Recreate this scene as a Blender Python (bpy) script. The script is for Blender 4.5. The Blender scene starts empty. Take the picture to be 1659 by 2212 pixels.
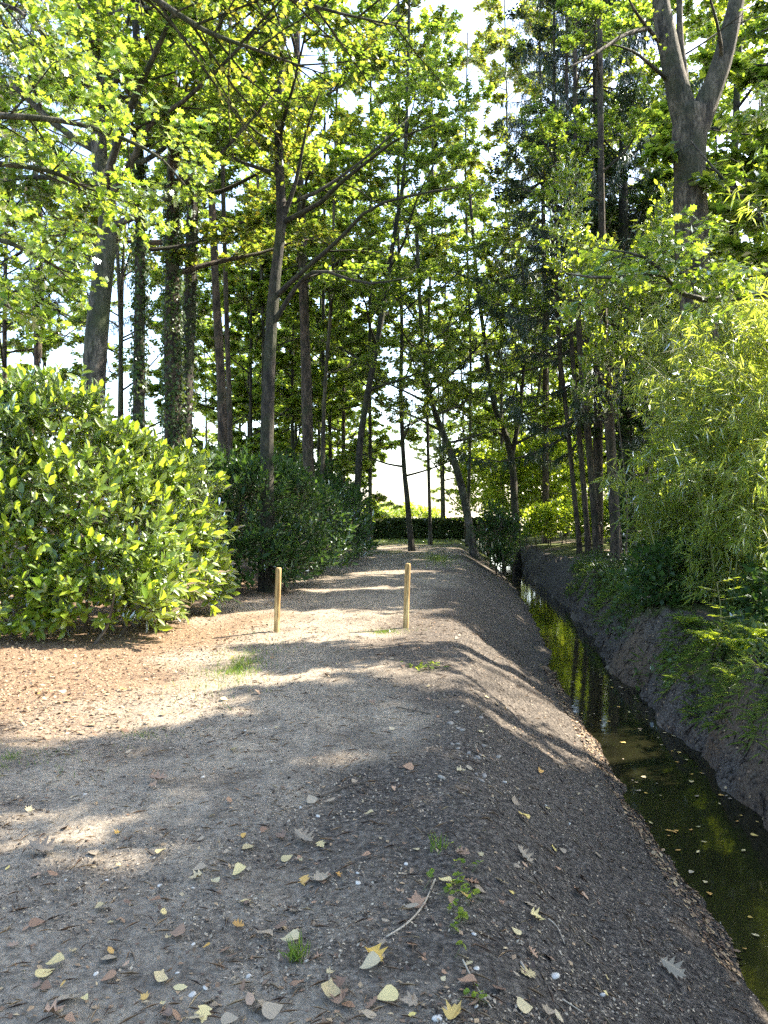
import bpy, math
import numpy as np

# ------------------------------------------------------------------ camera, sky, sun, exposure
scene = bpy.context.scene
COL = scene.collection
CAM_H = 1.55
FPX = 1662.0            # focal length, in pixels of a 1659 x 2212 view of the photograph
cam_data = bpy.data.cameras.new("camera")
cam_data.sensor_fit = 'VERTICAL'; cam_data.sensor_height = 24.0
cam_data.lens = 24.0 * FPX / 2212.0
cam_data.clip_start = 0.05; cam_data.clip_end = 3000.0
cam = bpy.data.objects.new("camera", cam_data)
cam.location = (0, 0, CAM_H); cam.rotation_euler = (math.radians(90), 0, 0)
COL.objects.link(cam); scene.camera = cam

SUN_EL, SUN_AZ = 46.0, 64.0      # azimuth measured clockwise from straight ahead
world = bpy.data.worlds.new("World"); scene.world = world; world.use_nodes = True
wn = world.node_tree.nodes; wl = world.node_tree.links
sky = wn.new("ShaderNodeTexSky"); sky.sky_type = 'NISHITA'; sky.sun_disc = False
sky.sun_elevation = math.radians(SUN_EL); sky.sun_rotation = math.radians(SUN_AZ)
sky.air_density = 1.0; sky.dust_density = 2.0; sky.ozone_density = 1.0
bg = wn["Background"]; bg.inputs[1].default_value = 0.15
wl.new(sky.outputs[0], bg.inputs[0])

SUN = np.array([math.cos(math.radians(SUN_EL)) * math.sin(math.radians(SUN_AZ)),
                math.cos(math.radians(SUN_EL)) * math.cos(math.radians(SUN_AZ)),
                math.sin(math.radians(SUN_EL))])
sd = bpy.data.lights.new("sun", 'SUN'); sd.energy = 4.6; sd.angle = math.radians(0.55)
sd.color = (1.0, 0.90, 0.76)
so = bpy.data.objects.new("sun", sd); COL.objects.link(so)
from mathutils import Vector, Matrix
so.rotation_euler = Vector(SUN).to_track_quat('Z', 'Y').to_euler()
so.location = (20, 5, 20)

vs = scene.view_settings
vs.view_transform = 'Standard'; vs.look = 'None'; vs.gamma = 1.0; vs.exposure = 2.42
vs.use_curve_mapping = False
scene.cycles.max_bounces = 8; scene.cycles.diffuse_bounces = 6; scene.cycles.glossy_bounces = 2
scene.cycles.transmission_bounces = 2; scene.cycles.transparent_max_bounces = 4
scene.cycles.caustics_reflective = False; scene.cycles.caustics_refractive = False
scene.cycles.sample_clamp_indirect = 6.0
scene.cycles.use_denoising = False
PI = math.pi

# ------------------------------------------------------------------ helpers
def at(u, v, Y):
    """a point at distance Y ahead, measured off the photograph"""
    return np.array([(u - 829.5) / FPX * Y, Y, CAM_H - (v - 1106.0) / FPX * Y])

def _hash(ix, iy, iz, seed):
    h = (ix * 374761393 + iy * 668265263 + iz * 2147483647 + seed * 1274126177) & 0xffffffff
    h = ((h ^ (h >> 13)) * 1274126177) & 0xffffffff
    h = ((h ^ (h >> 16)) * 2246822519) & 0xffffffff
    return (h & 0xffffff) / float(0xffffff)

def vnoise(x, y, z=None, seed=0):
    x = np.asarray(x, float); y = np.asarray(y, float)
    z = np.zeros_like(x) if z is None else np.asarray(z, float)
    ix, iy, iz = (np.floor(a).astype(np.int64) for a in (x, y, z))
    f = [a - b for a, b in ((x, ix), (y, iy), (z, iz))]
    f = [a * a * (3 - 2 * a) for a in f]
    r = 0
    for dx in (0, 1):
        for dy in (0, 1):
            for dz in (0, 1):
                w = (f[0] if dx else 1 - f[0]) * (f[1] if dy else 1 - f[1]) * (f[2] if dz else 1 - f[2])
                r = r + w * _hash(ix + dx, iy + dy, iz + dz, seed)
    return r * 2 - 1

def fbm(x, y, z=None, octaves=4, seed=0, gain=0.5):
    a, s, r = 1.0, 1.0, 0
    for o in range(octaves):
        r = r + a * vnoise(np.asarray(x) * s, np.asarray(y) * s, None if z is None else np.asarray(z) * s, seed + o * 17)
        a *= gain; s *= 2.03
    return r

def sstep(a, b, x):
    t = np.clip((np.asarray(x, float) - a) / (b - a), 0, 1)
    return t * t * (3 - 2 * t)

def norm(v):
    v = np.asarray(v, float)
    return v / np.maximum(np.linalg.norm(v, axis=-1, keepdims=True), 1e-9)

def empty(name, loc, label=None, cat=None, group=None):
    o = bpy.data.objects.new(name, None); COL.objects.link(o); o.location = loc
    o.empty_display_size = 0.2
    tag(o, label, cat, group); return o

def tag(o, label=None, cat=None, group=None, kind=None):
    for k, v in (('label', label), ('category', cat), ('group', group), ('kind', kind)):
        if v: o[k] = v
    return o

def mesh(name, V, F, mat, smooth=False, attrs=None):
    V = np.asarray(V, np.float32)
    if not isinstance(F, (list, tuple)): F = [F]
    F = [np.asarray(f, np.int32) for f in F if len(f)]
    me = bpy.data.meshes.new(name)
    me.vertices.add(len(V)); me.vertices.foreach_set('co', V.ravel())
    tot = np.concatenate([np.full(len(f), f.shape[1], np.int32) for f in F])
    idx = np.concatenate([f.ravel() for f in F])
    me.loops.add(len(idx)); me.loops.foreach_set('vertex_index', idx)
    me.polygons.add(len(tot))
    me.polygons.foreach_set('loop_start', np.concatenate([[0], np.cumsum(tot)[:-1]]).astype(np.int32))
    if smooth: me.polygons.foreach_set('use_smooth', np.ones(len(tot), bool))
    for an, av in (attrs or {}).items():
        a = me.attributes.new(an, 'FLOAT', 'POINT'); a.data.foreach_set('value', np.asarray(av, np.float32))
    me.update(calc_edges=True)
    if mat: me.materials.append(mat)
    return me

def obj(name, V, F, mat, parent=None, smooth=False, attrs=None, origin=None, **tags):
    V = np.asarray(V, float)
    if parent is not None: V = V - np.array(parent.location)
    elif origin is not None: V = V - np.asarray(origin, float)
    o = bpy.data.objects.new(name, mesh(name, V, F, mat, smooth, attrs)); COL.objects.link(o)
    if parent is not None: o.parent = parent
    elif origin is not None: o.location = origin
    tag(o, **tags); return o

class Acc:
    def __init__(s): s.V = []; s.F = {}; s.n = 0
    def add(s, V, F):
        V = np.asarray(V, float)
        for f in (F if isinstance(F, (list, tuple)) else [F]):
            f = np.asarray(f)
            if len(f): s.F.setdefault(f.shape[1], []).append(f + s.n)
        s.V.append(V); s.n += len(V)
    def get(s):
        return np.concatenate(s.V), [np.concatenate(v) for v in s.F.values()]

def spline(P, n):
    P = np.asarray(P, float)
    if len(P) == 2: return P[0] + (P[1] - P[0]) * np.linspace(0, 1, n)[:, None]
    Q = np.vstack([2 * P[0] - P[1], P, 2 * P[-1] - P[-2]])
    t = np.linspace(0, len(P) - 1 - 1e-6, n); i = t.astype(int); f = (t - i)[:, None]
    a, b, c, d = Q[i], Q[i + 1], Q[i + 2], Q[i + 3]
    return 0.5 * ((2 * b) + (c - a) * f + (2 * a - 5 * b + 4 * c - d) * f ** 2 + (3 * b - a - 3 * c + d) * f ** 3)

def tube(P, R, k=8, rough=0.0, seed=0, cap=True):
    P = np.asarray(P, float); n = len(P)
    R = np.broadcast_to(np.asarray(R, float), (n,))
    T = norm(np.gradient(P, axis=0))
    ref = np.array([1., 0, 0]) if abs(norm(P[-1] - P[0])[0]) < 0.8 else np.array([0, 1., 0])
    A = norm(np.cross(T, ref)); B = np.cross(T, A)
    th = np.linspace(0, 2 * PI, k, endpoint=False)
    ring = (np.cos(th)[None, :, None] * A[:, None] + np.sin(th)[None, :, None] * B[:, None])
    rr = R[:, None] * np.ones((1, k))
    if rough:
        X = P[:, None] + ring * R[:, None, None]
        rr = rr * (1 + rough * fbm(X[..., 0] * 6 + seed, X[..., 1] * 6, X[..., 2] * 2.0, 3, seed))
    V = (P[:, None] + ring * rr[..., None]).reshape(-1, 3)
    i = np.arange(n - 1)[:, None] * k; j = np.arange(k)[None]
    F = np.stack([i + j, i + (j + 1) % k, i + k + (j + 1) % k, i + k + j], -1).reshape(-1, 4)
    if cap:
        V = np.vstack([V, P[-1:]]); c = len(V) - 1; b = (n - 1) * k; j = np.arange(k)
        return V, [F, np.stack([b + j, b + (j + 1) % k, np.full(k, c)], -1)]
    return V, [F]

def prisms(A, B, ra, rb):
    """many straight three-sided twigs at once"""
    A = np.asarray(A, float); B = np.asarray(B, float); n = len(A)
    ra = np.broadcast_to(ra, (n,)); rb = np.broadcast_to(rb, (n,))
    T = norm(B - A); ref = np.where(np.abs(T[:, 2:3]) > 0.9, [[1., 0, 0]], [[0, 0, 1.]])
    U = norm(np.cross(T, ref)); W = np.cross(T, U)
    V = np.empty((n, 6, 3))
    for q in range(3):
        d = math.cos(q * 2 * PI / 3) * U + math.sin(q * 2 * PI / 3) * W
        V[:, q] = A + d * ra[:, None]; V[:, 3 + q] = B + d * rb[:, None]
    F = np.array([[0, 1, 4, 3], [1, 2, 5, 4], [2, 0, 3, 5]])
    return V.reshape(-1, 3), (F[None] + np.arange(n)[:, None, None] * 6).reshape(-1, 4)

# leaf outlines: x across, y along the leaf, z up; length 1
def T_simple(w=0.32):      # two folded triangles
    return (np.array([[0, 0, 0], [-w, .45, .07], [0, 1, -.04], [w, .45, .07]]), [np.array([[0, 2, 1], [0, 3, 2]])])
def T_oval(w=0.19, droop=-.10):
    V = np.array([[0, 0, 0], [-w * .85, .25, .04], [-w * .9, .65, .03], [0, 1, droop], [w * .9, .65, .03], [w * .85, .25, .04]])
    return V, [np.array([[0, 3, 2, 1], [0, 5, 4, 3]])]
def T_blade(w=0.055):
    V = np.array([[0, 0, 0], [-w, .3, .0], [-w * .7, .7, -.05], [0, 1, -.16], [w * .7, .7, -.05], [w, .3, 0]])
    return V, [np.array([[0, 5, 1, 1]])[:, :3], np.array([[1, 5, 4, 2]]), np.array([[2, 4, 3]])]
def T_lobed(pts, z=.06):
    """pts: outline of the right half (x, y) from base to tip; folded at the midrib"""
    R = [(0, 0)] + list(pts) + [(0, 1)]
    n = len(R)
    V = [(x, y, z * abs(x) * 2 - .12 * y * y) for x, y in R] + [(-x, y, z * abs(x) * 2 - .12 * y * y) for x, y in R[1:-1]]
    fr = list(range(n)); fl = [0] + [n + i for i in range(n - 2)] + [n - 1]
    return np.array(V, float), [np.array([fr]), np.array([fl[::-1]])]
OAK = T_lobed([(.07, .12), (.22, .2), (.10, .3), (.36, .42), (.14, .5), (.36, .70), (.12, .72), (.2, .88), (.06, .88)])
MAPLE = T_lobed([(.18, .05), (.42, .18), (.25, .28), (.50, .55), (.22, .52), (.20, .72), (.10, .74)])
OAKLIKE = T_lobed([(.10, .15), (.30, .22), (.16, .38), (.44, .50), (.20, .60), (.30, .80), (.10, .86)])
POPLAR = T_lobed([(.16, .03), (.36, .16), (.40, .34), (.26, .62), (.10, .85)], z=.10)
LAUREL = T_oval(.235); SIMPLE = T_simple(.34); BLADE = (np.array([[0, 0, 0], [-.065, .4, .02], [0, 1, -.14], [.065, .4, .02]]), [np.array([[0, 2, 1], [0, 3, 2]])]); SMALLOVAL = T_simple(.42)

def frames(D, N):
    """leaf axes: y along D, z near N"""
    Yv = norm(D); X = norm(np.cross(Yv, N)); Z = np.cross(X, Yv)
    return np.stack([X, Yv, Z], -1)

def stamp(tpl, P, M, S):
    V, F = tpl; n = len(P); k = len(V)
    out = np.einsum('nij,kj->nki', M, V) * np.asarray(S).reshape(-1, 1, 1) + P[:, None]
    Fs = [(f[None] + np.arange(n)[:, None, None] * k).reshape(-1, f.shape[1]) for f in F]
    return out.reshape(-1, 3), Fs

# ------------------------------------------------------------------ the lie of the land
CR = np.array([(-6, .3), (0, .38), (3, .45), (5, .57), (8, .76), (10.8, 1.0), (15, 1.5), (20, 2.05), (25.5, 2.7), (32, 3.25), (45, 4.3), (60, 5.6)])
WC = np.array([(-6, 2.3), (4, 2.4), (6, 2.52), (7.7, 2.65), (11, 2.97), (14, 3.38), (18, 4.0), (25, 4.75), (32, 5.3), (45, 6.4), (60, 7.8)])
crest = lambda y: np.interp(y, CR[:, 0], CR[:, 1])
chan = lambda y: np.interp(y, WC[:, 0], WC[:, 1])
WATER_Z = -0.90; HALF = 0.43

def ground(x, y, fine=True):
    x = np.asarray(x, float); y = np.asarray(y, float)
    c = crest(y) + .08 * vnoise(y * .7, y * 0 + 3.3, seed=5); w = chan(y) + .05 * vnoise(y * .9, y * 0, seed=6)
    wle = w - HALF + .05 * fbm(y * 2.3, y * 0 + 7, octaves=3, seed=14); wre = w + HALF + .08 * fbm(y * 1.9, y * 0 + 2, octaves=3, seed=15); rc = w + 1.05 + .22 * vnoise(y * .8, y * 0, seed=9) + .12 * vnoise(y * 2.6, y * 0, seed=10)
    big = .03 * fbm(x * .45, y * .45, octaves=3, seed=1)
    left = big - .03 * sstep(-1.2, -.2, -(x + 1.3)) + .10 * sstep(-2.5, -6, x)
    t = (x - c) / np.maximum(wle - c, .2)
    tt = np.clip(t, -.4, 1.4)
    k = .10
    soft = np.where(tt < -k, 0, np.where(tt > k, tt, (tt + k) ** 2 / (4 * k)))
    bank = left * (1 - np.clip(t, 0, 1)) + (-.93) * soft
    bed = -1.02 - .12 * np.clip(1 - ((x - w) / HALF) ** 2, 0, 1)
    r = (x - wre) / (rc - wre)
    rz = -.95 + np.clip(r, 0, 1) ** .8 * .95
    rz = rz * (1 - sstep(.85, 1.4, r)) + sstep(.85, 1.4, r) * (.02 + .22 * sstep(0, 2.5, x - rc) + .06 * fbm(x * .6, y * .6, octaves=3, seed=12))
    z = np.where(x < wle, np.maximum(bank, -1.05), np.where(x < wre, np.minimum(bed, 0), rz))
    z = np.where((x >= wle) & (x < wre), np.clip(bed, -1.2, -.95), z)
    near = 1 - sstep(14, 30, y)
    if fine:
        rb = sstep(-.1, .15, r) * (1 - sstep(1.0, 1.5, r))          # rough dug right bank
        ridge = 1 - np.abs(fbm(x * 2.2 - y * .9, y * 2.6 + x * .5, octaves=3, seed=21))
        z = z + rb * .16 * (ridge - .55) + rb * .09 * fbm(x * 6 - y * 3, y * 5, octaves=3, seed=23)
        z = z + rb * .05 * vnoise(x * 15 + y * 6, y * 11, seed=27)
        z = z + .014 * fbm(x * 3.1, y * 3.1, octaves=4, seed=31) * (1 + 1.6 * sstep(0, .4, t)) * near
        z = z + sstep(.05, .4, t) * (1 - sstep(.8, 1, t)) * near * .035 * fbm(x * 1.6 - y * .3, y * 1.1, octaves=2, seed=37)
        z = z - .018 * (np.exp(-((x + .55 - .05 * y) / .22) ** 2) + np.exp(-((x + 1.9 - .05 * y) / .24) ** 2)) * near * (x < c)
        dry = (1 - sstep(.85, 1.0, t)) + rb
        z = z + np.clip(dry, 0, 1) * near * .006 * fbm(x * 17, y * 17, octaves=2, seed=33)
    far = sstep(46, 60, y)
    return z * (1 - far)

GRID = {}
def gsurf(x, y):
    """height of the built ground sheet"""
    xs, ys, Z = GRID['xs'], GRID['ys'], GRID['Z']
    x = np.asarray(x, float); y = np.asarray(y, float)
    i = np.clip(np.searchsorted(xs, x) - 1, 0, len(xs) - 2); j = np.clip(np.searchsorted(ys, y) - 1, 0, len(ys) - 2)
    a = np.clip((x - xs[i]) / (xs[i + 1] - xs[i]), 0, 1); b = np.clip((y - ys[j]) / (ys[j + 1] - ys[j]), 0, 1)
    return (Z[j, i] * (1 - a) + Z[j, i + 1] * a) * (1 - b) + (Z[j + 1, i] * (1 - a) + Z[j + 1, i + 1] * a) * b
gz = lambda x, y: float(gsurf(x, y))

# sunny gaps carved into the crowns so sun lands on chosen patches (ground point reached by the sun's ray)
def seg(x, y, a, b, w):
    a = np.array(a); b = np.array(b); d = b - a
    t = np.clip(((x - a[0]) * d[0] + (y - a[1]) * d[1]) / (d @ d), 0, 1)
    return np.hypot(x - a[0] - t * d[0], y - a[1] - t * d[1]) < w
def open_to_sun(P, ground_only=False):
    """share of the foliage left out at P so the sun reaches a chosen patch"""
    out = np.zeros(len(P))
    k = SUN[:2] / SUN[2]
    gx = P[:, 0] - k[0] * P[:, 2]; gy = P[:, 1] - k[1] * P[:, 2]
    nx = gx + .35 * vnoise(gx * .9, gy * .9, seed=71); ny = gy + .3 * vnoise(gx * .8, gy * 1.4, seed=72)
    z = (nx > -6) & (nx < -1.0) & (ny > 5.7) & (ny < 9.6) & (nx < -1.0 - .5 * np.abs(ny - 7.6))
    z |= (nx > -3.4) & (nx < 1.1) & (ny > 9.2) & (ny < 11.2)
    z |= (nx > -2.6) & (nx < 1.2) & (ny > 11.9) & (ny < 12.5)
    z |= seg(gx, gy, (1.05, 10.6), (2.98, 7.98), .42)
    z |= (nx > -1.6) & (nx < 2.4) & (ny > 18.6) & (ny < 19.8)
    z |= (nx > -1.6) & (nx < 3.0) & (ny > 22.5) & (ny < 23.6)
    z |= (nx > -1.6) & (nx < 4.0) & (ny > 31) & (ny < 44) & (vnoise(nx * .8, ny * .5, seed=77) > 0)
    z |= seg(gx, gy, (4.6, 9.3), (6.2, 8.7), .7)
    z2 = (nx > -5) & (nx < -1.05) & (ny > 3.55) & (ny < 4.0) | (nx > -4) & (nx < -1.5) & (ny > 4.9) & (ny < 5.2)
    out = np.where(z, .98, np.where(z2, .80, out))
    if ground_only: return out
    for (cz, cx, cy, rx, ry, pr) in ((.5, -4.2, 10.6, 3.2, 2.8, .97), (1.8, -4.4, 11.0, 3.2, 2.6, .98), (3.0, -4.8, 11.2, 2.6, 2.3, .98),
                                     (1.8, 5.3, 10.8, 1.6, 2.0, .9), (3.2, 5.3, 10.8, 1.9, 2.2, .95), (5.0, 5.6, 10.8, 1.8, 2.4, .95),
                                     (4.6, -3.0, 8.2, 1.6, 1.2, .95), (5.8, -3.0, 8.4, 1.8, 1.2, .95), (3.6, -4.2, 8.2, 1.3, 1.2, .95),
                                     (5.4, 4.0, 12.6, 1.6, 1.3, .93), (7, 5.2, 20, 2.2, 1.9, .96),
                                     (2, 5.5, 37, 4, 4, .8), (5, 6.5, 38, 4, 5, .8)):
        above = P[:, 2] > cz + 1.5
        qx = P[:, 0] - k[0] * (P[:, 2] - cz) - cx; qy = P[:, 1] - k[1] * (P[:, 2] - cz) - cy
        h = ((qx / rx) ** 2 + (qy / ry) ** 2 < 1) & above
        out = np.where(h, np.maximum(out, pr), out)
    return out

# ------------------------------------------------------------------ materials
def newmat(name):
    m = bpy.data.materials.new(name); m.use_nodes = True
    nt = m.node_tree; nt.nodes.clear()
    return m, nt
def N(nt, t, **kw):
    n = nt.nodes.new(t)
    for k, v in kw.items(): setattr(n, k, v)
    return n
def ramp(nt, stops, fac):
    r = N(nt, 'ShaderNodeValToRGB'); e = r.color_ramp.elements
    while len(e) > 1: e.remove(e[-1])
    e[0].position = stops[0][0]; e[0].color = (*stops[0][1], 1)
    for p, c in stops[1:]:
        q = e.new(p); q.color = (*c, 1)
    nt.links.new(fac, r.inputs[0]); return r.outputs[0]
def mixc(nt, fac, a, b, mode='MIX'):
    m = N(nt, 'ShaderNodeMix', data_type='RGBA', blend_type=mode)
    for s, v in ((m.inputs[0], fac), (m.inputs[6], a), (m.inputs[7], b)):
        if isinstance(v, bpy.types.NodeSocket): nt.links.new(v, s)
        elif isinstance(v, (tuple, list)): s.default_value = (*v, 1)
        else: s.default_value = v
    return m.outputs[2]
def tex(nt, kind='ShaderNodeTexNoise', scale=5, detail=4, rough=.55, vec=None, **kw):
    n = N(nt, kind); n.inputs['Scale'].default_value = scale
    if 'Detail' in n.inputs: n.inputs['Detail'].default_value = detail
    if 'Roughness' in n.inputs: n.inputs['Roughness'].default_value = rough
    if vec is not None: nt.links.new(vec, n.inputs['Vector'])
    return n

def leaf_mat(name, cols, trans, tw=.45, gloss=.35, rough=.35):
    """cols: leaf colours mixed leaf by leaf; trans: colour of light shining through"""
    m, nt = newmat(name); L = nt.links.new
    out = N(nt, 'ShaderNodeOutputMaterial'); g = N(nt, 'ShaderNodeNewGeometry'); oi = N(nt, 'ShaderNodeObjectInfo')
    ad = N(nt, 'ShaderNodeMath', operation='ADD'); L(g.outputs['Random Per Island'], ad.inputs[0]); L(oi.outputs['Random'], ad.inputs[1])
    fr = N(nt, 'ShaderNodeMath', operation='FRACT'); L(ad.outputs[0], fr.inputs[0])
    n = len(cols)
    base = ramp(nt, [(i / max(n - 1, 1), c) for i, c in enumerate(cols)], fr.outputs[0])
    tc = ramp(nt, [(i / max(len(trans) - 1, 1), c) for i, c in enumerate(trans)], fr.outputs[0])
    tx = N(nt, 'ShaderNodeTexCoord'); nz = tex(nt, scale=1.3, detail=2, vec=tx.outputs['Object'])
    mr = N(nt, 'ShaderNodeMapRange'); L(nz.outputs[0], mr.inputs[0]); mr.inputs[1].default_value = .3; mr.inputs[2].default_value = .7
    mr.inputs[3].default_value = .85; mr.inputs[4].default_value = 1.3
    def sc(c):
        v = N(nt, 'ShaderNodeVectorMath', operation='SCALE'); L(c, v.inputs[0]); L(mr.outputs[0], v.inputs[3]); return v.outputs[0]
    d = N(nt, 'ShaderNodeBsdfDiffuse'); L(sc(base), d.inputs[0])
    t = N(nt, 'ShaderNodeBsdfTranslucent'); L(sc(tc), t.inputs[0])
    mx = N(nt, 'ShaderNodeMixShader'); mx.inputs[0].default_value = tw; L(d.outputs[0], mx.inputs[1]); L(t.outputs[0], mx.inputs[2])
    gl = N(nt, 'ShaderNodeBsdfGlossy'); gl.inputs['Roughness'].default_value = rough; gl.inputs[0].default_value = (.9, .95, 1, 1)
    fz = N(nt, 'ShaderNodeFresnel'); fz.inputs[0].default_value = 1.42
    mu = N(nt, 'ShaderNodeMath', operation='MULTIPLY'); L(fz.outputs[0], mu.inputs[0]); mu.inputs[1].default_value = gloss
    m2 = N(nt, 'ShaderNodeMixShader'); L(mu.outputs[0], m2.inputs[0]); L(mx.outputs[0], m2.inputs[1]); L(gl.outputs[0], m2.inputs[2])
    L(m2.outputs[0], out.inputs[0]); return m

def bark_mat(name, dark, light, moss=.25, scale=7, patch=.5, mossc=(.05, .07, .02), zs=.28, bd=.06):
    m, nt = newmat(name); L = nt.links.new
    out = N(nt, 'ShaderNodeOutputMaterial'); p = N(nt, 'ShaderNodeBsdfPrincipled'); p.inputs['Roughness'].default_value = .9
    tx = N(nt, 'ShaderNodeTexCoord'); mp = N(nt, 'ShaderNodeMapping'); mp.inputs['Scale'].default_value = (1, 1, zs); L(tx.outputs['Object'], mp.inputs[0])
    a = tex(nt, scale=scale, detail=8, rough=.65, vec=mp.outputs[0]); b = tex(nt, scale=1.7, detail=4, vec=tx.outputs['Object'])
    c = tex(nt, scale=scale * 4, detail=5, rough=.7, vec=mp.outputs[0])
    col = ramp(nt, [(.40, dark), (.49, tuple(x * .65 + y * .35 for x, y in zip(dark, light))), (.60, light)], a.outputs[0])
    col = mixc(nt, .8, col, ramp(nt, [(.38, (.35, .35, .33)), (.55, (1.1, 1.1, 1.1))], c.outputs[0]), 'MULTIPLY')
    mk = N(nt, 'ShaderNodeMapRange'); L(b.outputs[0], mk.inputs[0]); mk.inputs[1].default_value = .62 - patch * .3; mk.inputs[2].default_value = .66
    mk.inputs[4].default_value = moss
    col = mixc(nt, mk.outputs[0], col, mossc)
    L(col, p.inputs['Base Color'])
    ad = N(nt, 'ShaderNodeMath', operation='ADD'); L(a.outputs[0], ad.inputs[0]); L(c.outputs[0], ad.inputs[1])
    bu = N(nt, 'ShaderNodeBump'); bu.inputs['Strength'].default_value = 1.0; bu.inputs['Distance'].default_value = bd
    L(ad.outputs[0], bu.inputs['Height']); L(bu.outputs[0], p.inputs['Normal'])
    L(p.outputs[0], out.inputs[0]); return m

def plain(name, cols, rough=.8, bump=0, scale=30, island=False, bd=.01):
    m, nt = newmat(name); L = nt.links.new
    out = N(nt, 'ShaderNodeOutputMaterial'); p = N(nt, 'ShaderNodeBsdfPrincipled'); p.inputs['Roughness'].default_value = rough
    tx = N(nt, 'ShaderNodeTexCoord'); a = tex(nt, scale=scale, detail=5, rough=.6, vec=tx.outputs['Object'])
    f = a.outputs[0]
    if island:
        g = N(nt, 'ShaderNodeNewGeometry'); oi = N(nt, 'ShaderNodeObjectInfo')
        ad = N(nt, 'ShaderNodeMath', operation='ADD'); L(g.outputs['Random Per Island'], ad.inputs[0]); L(oi.outputs['Random'], ad.inputs[1])
        fr = N(nt, 'ShaderNodeMath', operation='FRACT'); L(ad.outputs[0], fr.inputs[0]); f = fr.outputs[0]
        col = ramp(nt, [(i / max(len(cols) - 1, 1), c) for i, c in enumerate(cols)], f)
        col = mixc(nt, .5, col, ramp(nt, [(.3, (.5, .5, .5)), (.7, (1.3, 1.3, 1.3))], a.outputs[0]), 'MULTIPLY')
    else:
        col = ramp(nt, [(.3 + .4 * i / max(len(cols) - 1, 1), c) for i, c in enumerate(cols)], f)
    L(col, p.inputs['Base Color'])
    if bump:
        bu = N(nt, 'ShaderNodeBump'); bu.inputs['Strength'].default_value = bump; bu.inputs['Distance'].default_value = bd
        L(a.outputs[0], bu.inputs['Height']); L(bu.outputs[0], p.inputs['Normal'])
    L(p.outputs[0], out.inputs[0]); return m

M = {}
M['beech'] = leaf_mat('beech_leaf', [(.045, .085, .016), (.065, .11, .018), (.095, .13, .02)], [(.25, .40, .03), (.33, .48, .04), (.44, .52, .04)], tw=.56)
M['far'] = leaf_mat('far_leaf', [(.06, .105, .02), (.08, .13, .022), (.11, .15, .025)], [(.34, .50, .05), (.42, .58, .05), (.52, .62, .06)], tw=.64)
M['oak'] = leaf_mat('oak_leaf', [(.05, .095, .018), (.07, .115, .02), (.10, .13, .022), (.13, .11, .02)], [(.28, .42, .03), (.36, .50, .04), (.46, .52, .04), (.50, .42, .04)], tw=.5)
M['oakgreen'] = leaf_mat('bright_oak_leaf', [(.06, .13, .02), (.09, .16, .025), (.11, .18, .03)], [(.34, .54, .03), (.44, .60, .04), (.54, .62, .04)], tw=.52, gloss=.6)
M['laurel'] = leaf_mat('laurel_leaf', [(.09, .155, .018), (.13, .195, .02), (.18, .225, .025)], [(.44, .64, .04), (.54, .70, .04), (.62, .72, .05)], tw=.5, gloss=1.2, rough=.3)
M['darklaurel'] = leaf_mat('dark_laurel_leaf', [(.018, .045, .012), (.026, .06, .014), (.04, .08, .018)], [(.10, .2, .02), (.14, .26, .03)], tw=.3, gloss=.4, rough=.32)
M['bamboo'] = leaf_mat('bamboo_leaf', [(.11, .17, .03), (.15, .20, .035), (.20, .24, .05)], [(.50, .66, .05), (.60, .72, .06), (.68, .72, .10)], tw=.6, gloss=.6)
M['spruce'] = leaf_mat('spruce_needle', [(.028, .05, .026), (.04, .065, .03), (.055, .075, .032)], [(.05, .09, .03), (.08, .12, .03)], tw=.2, gloss=.3)
M['lime'] = leaf_mat('young_leaf', [(.08, .15, .02), (.12, .18, .025), (.16, .20, .03)], [(.42, .6, .03), (.60, .68, .04)], tw=.58)
M['hedge'] = leaf_mat('hedge_leaf', [(.04, .07, .02), (.055, .09, .025), (.08, .11, .035)], [(.1, .16, .03)], tw=.25, gloss=.5)
M['ivy'] = leaf_mat('ivy_leaf', [(.03, .065, .018), (.05, .09, .02), (.08, .11, .02)], [(.14, .24, .02), (.22, .30, .03)], tw=.35, gloss=.6)
M['grass'] = leaf_mat('grass_blade', [(.06, .12, .02), (.09, .15, .025), (.14, .16, .04)], [(.2, .32, .03), (.28, .36, .05)], gloss=.3)
M['bark_grey'] = bark_mat('mottled_grey_bark', (.03, .026, .02), (.17, .15, .12), .75, 6, .65)
M['bark_dark'] = bark_mat('dark_bark', (.022, .019, .015), (.085, .07, .05), .6, 9, .6)
M['bark_pine'] = bark_mat('pine_bark', (.035, .026, .019), (.16, .115, .08), .5, 11, .45)
M['bark_pale'] = bark_mat('peeling_bark', (.04, .031, .022), (.20, .16, .11), .8, 6, .7, (.045, .05, .02))
M['twig'] = plain('twig_bark', [(.05, .04, .03), (.12, .09, .06)], .9)
M['stem'] = plain('green_stem', [(.08, .10, .03), (.14, .13, .05)], .7)
M['wood'] = plain('new_round_wood', [(.24, .13, .035), (.40, .25, .08), (.48, .33, .13)], .7, .5, 22)
M['wood'] = bark_mat('round_wood', (.28, .17, .055), (.60, .43, .19), .35, 26, .4, (.20, .16, .10), .07, .006)
M['deadwood'] = plain('bleached_wood', [(.25, .2, .14), (.45, .38, .28)], .85, .5, 18)
M['leaf_cream'] = plain('cream_fallen_leaf', [(.50, .42, .24), (.38, .30, .15), (.60, .48, .20), (.42, .34, .22)], .6, .3, 60, True, .002)
M['leaf_brown'] = plain('brown_fallen_leaf', [(.20, .11, .06), (.32, .19, .11), (.14, .08, .05), (.38, .25, .16), (.26, .13, .06)], .7, .4, 60, True, .002)
M['leaf_yellow'] = plain('yellow_fallen_leaf', [(.55, .36, .06), (.50, .26, .06), (.6, .48, .14)], .6, .3, 60, True, .002)
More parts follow.
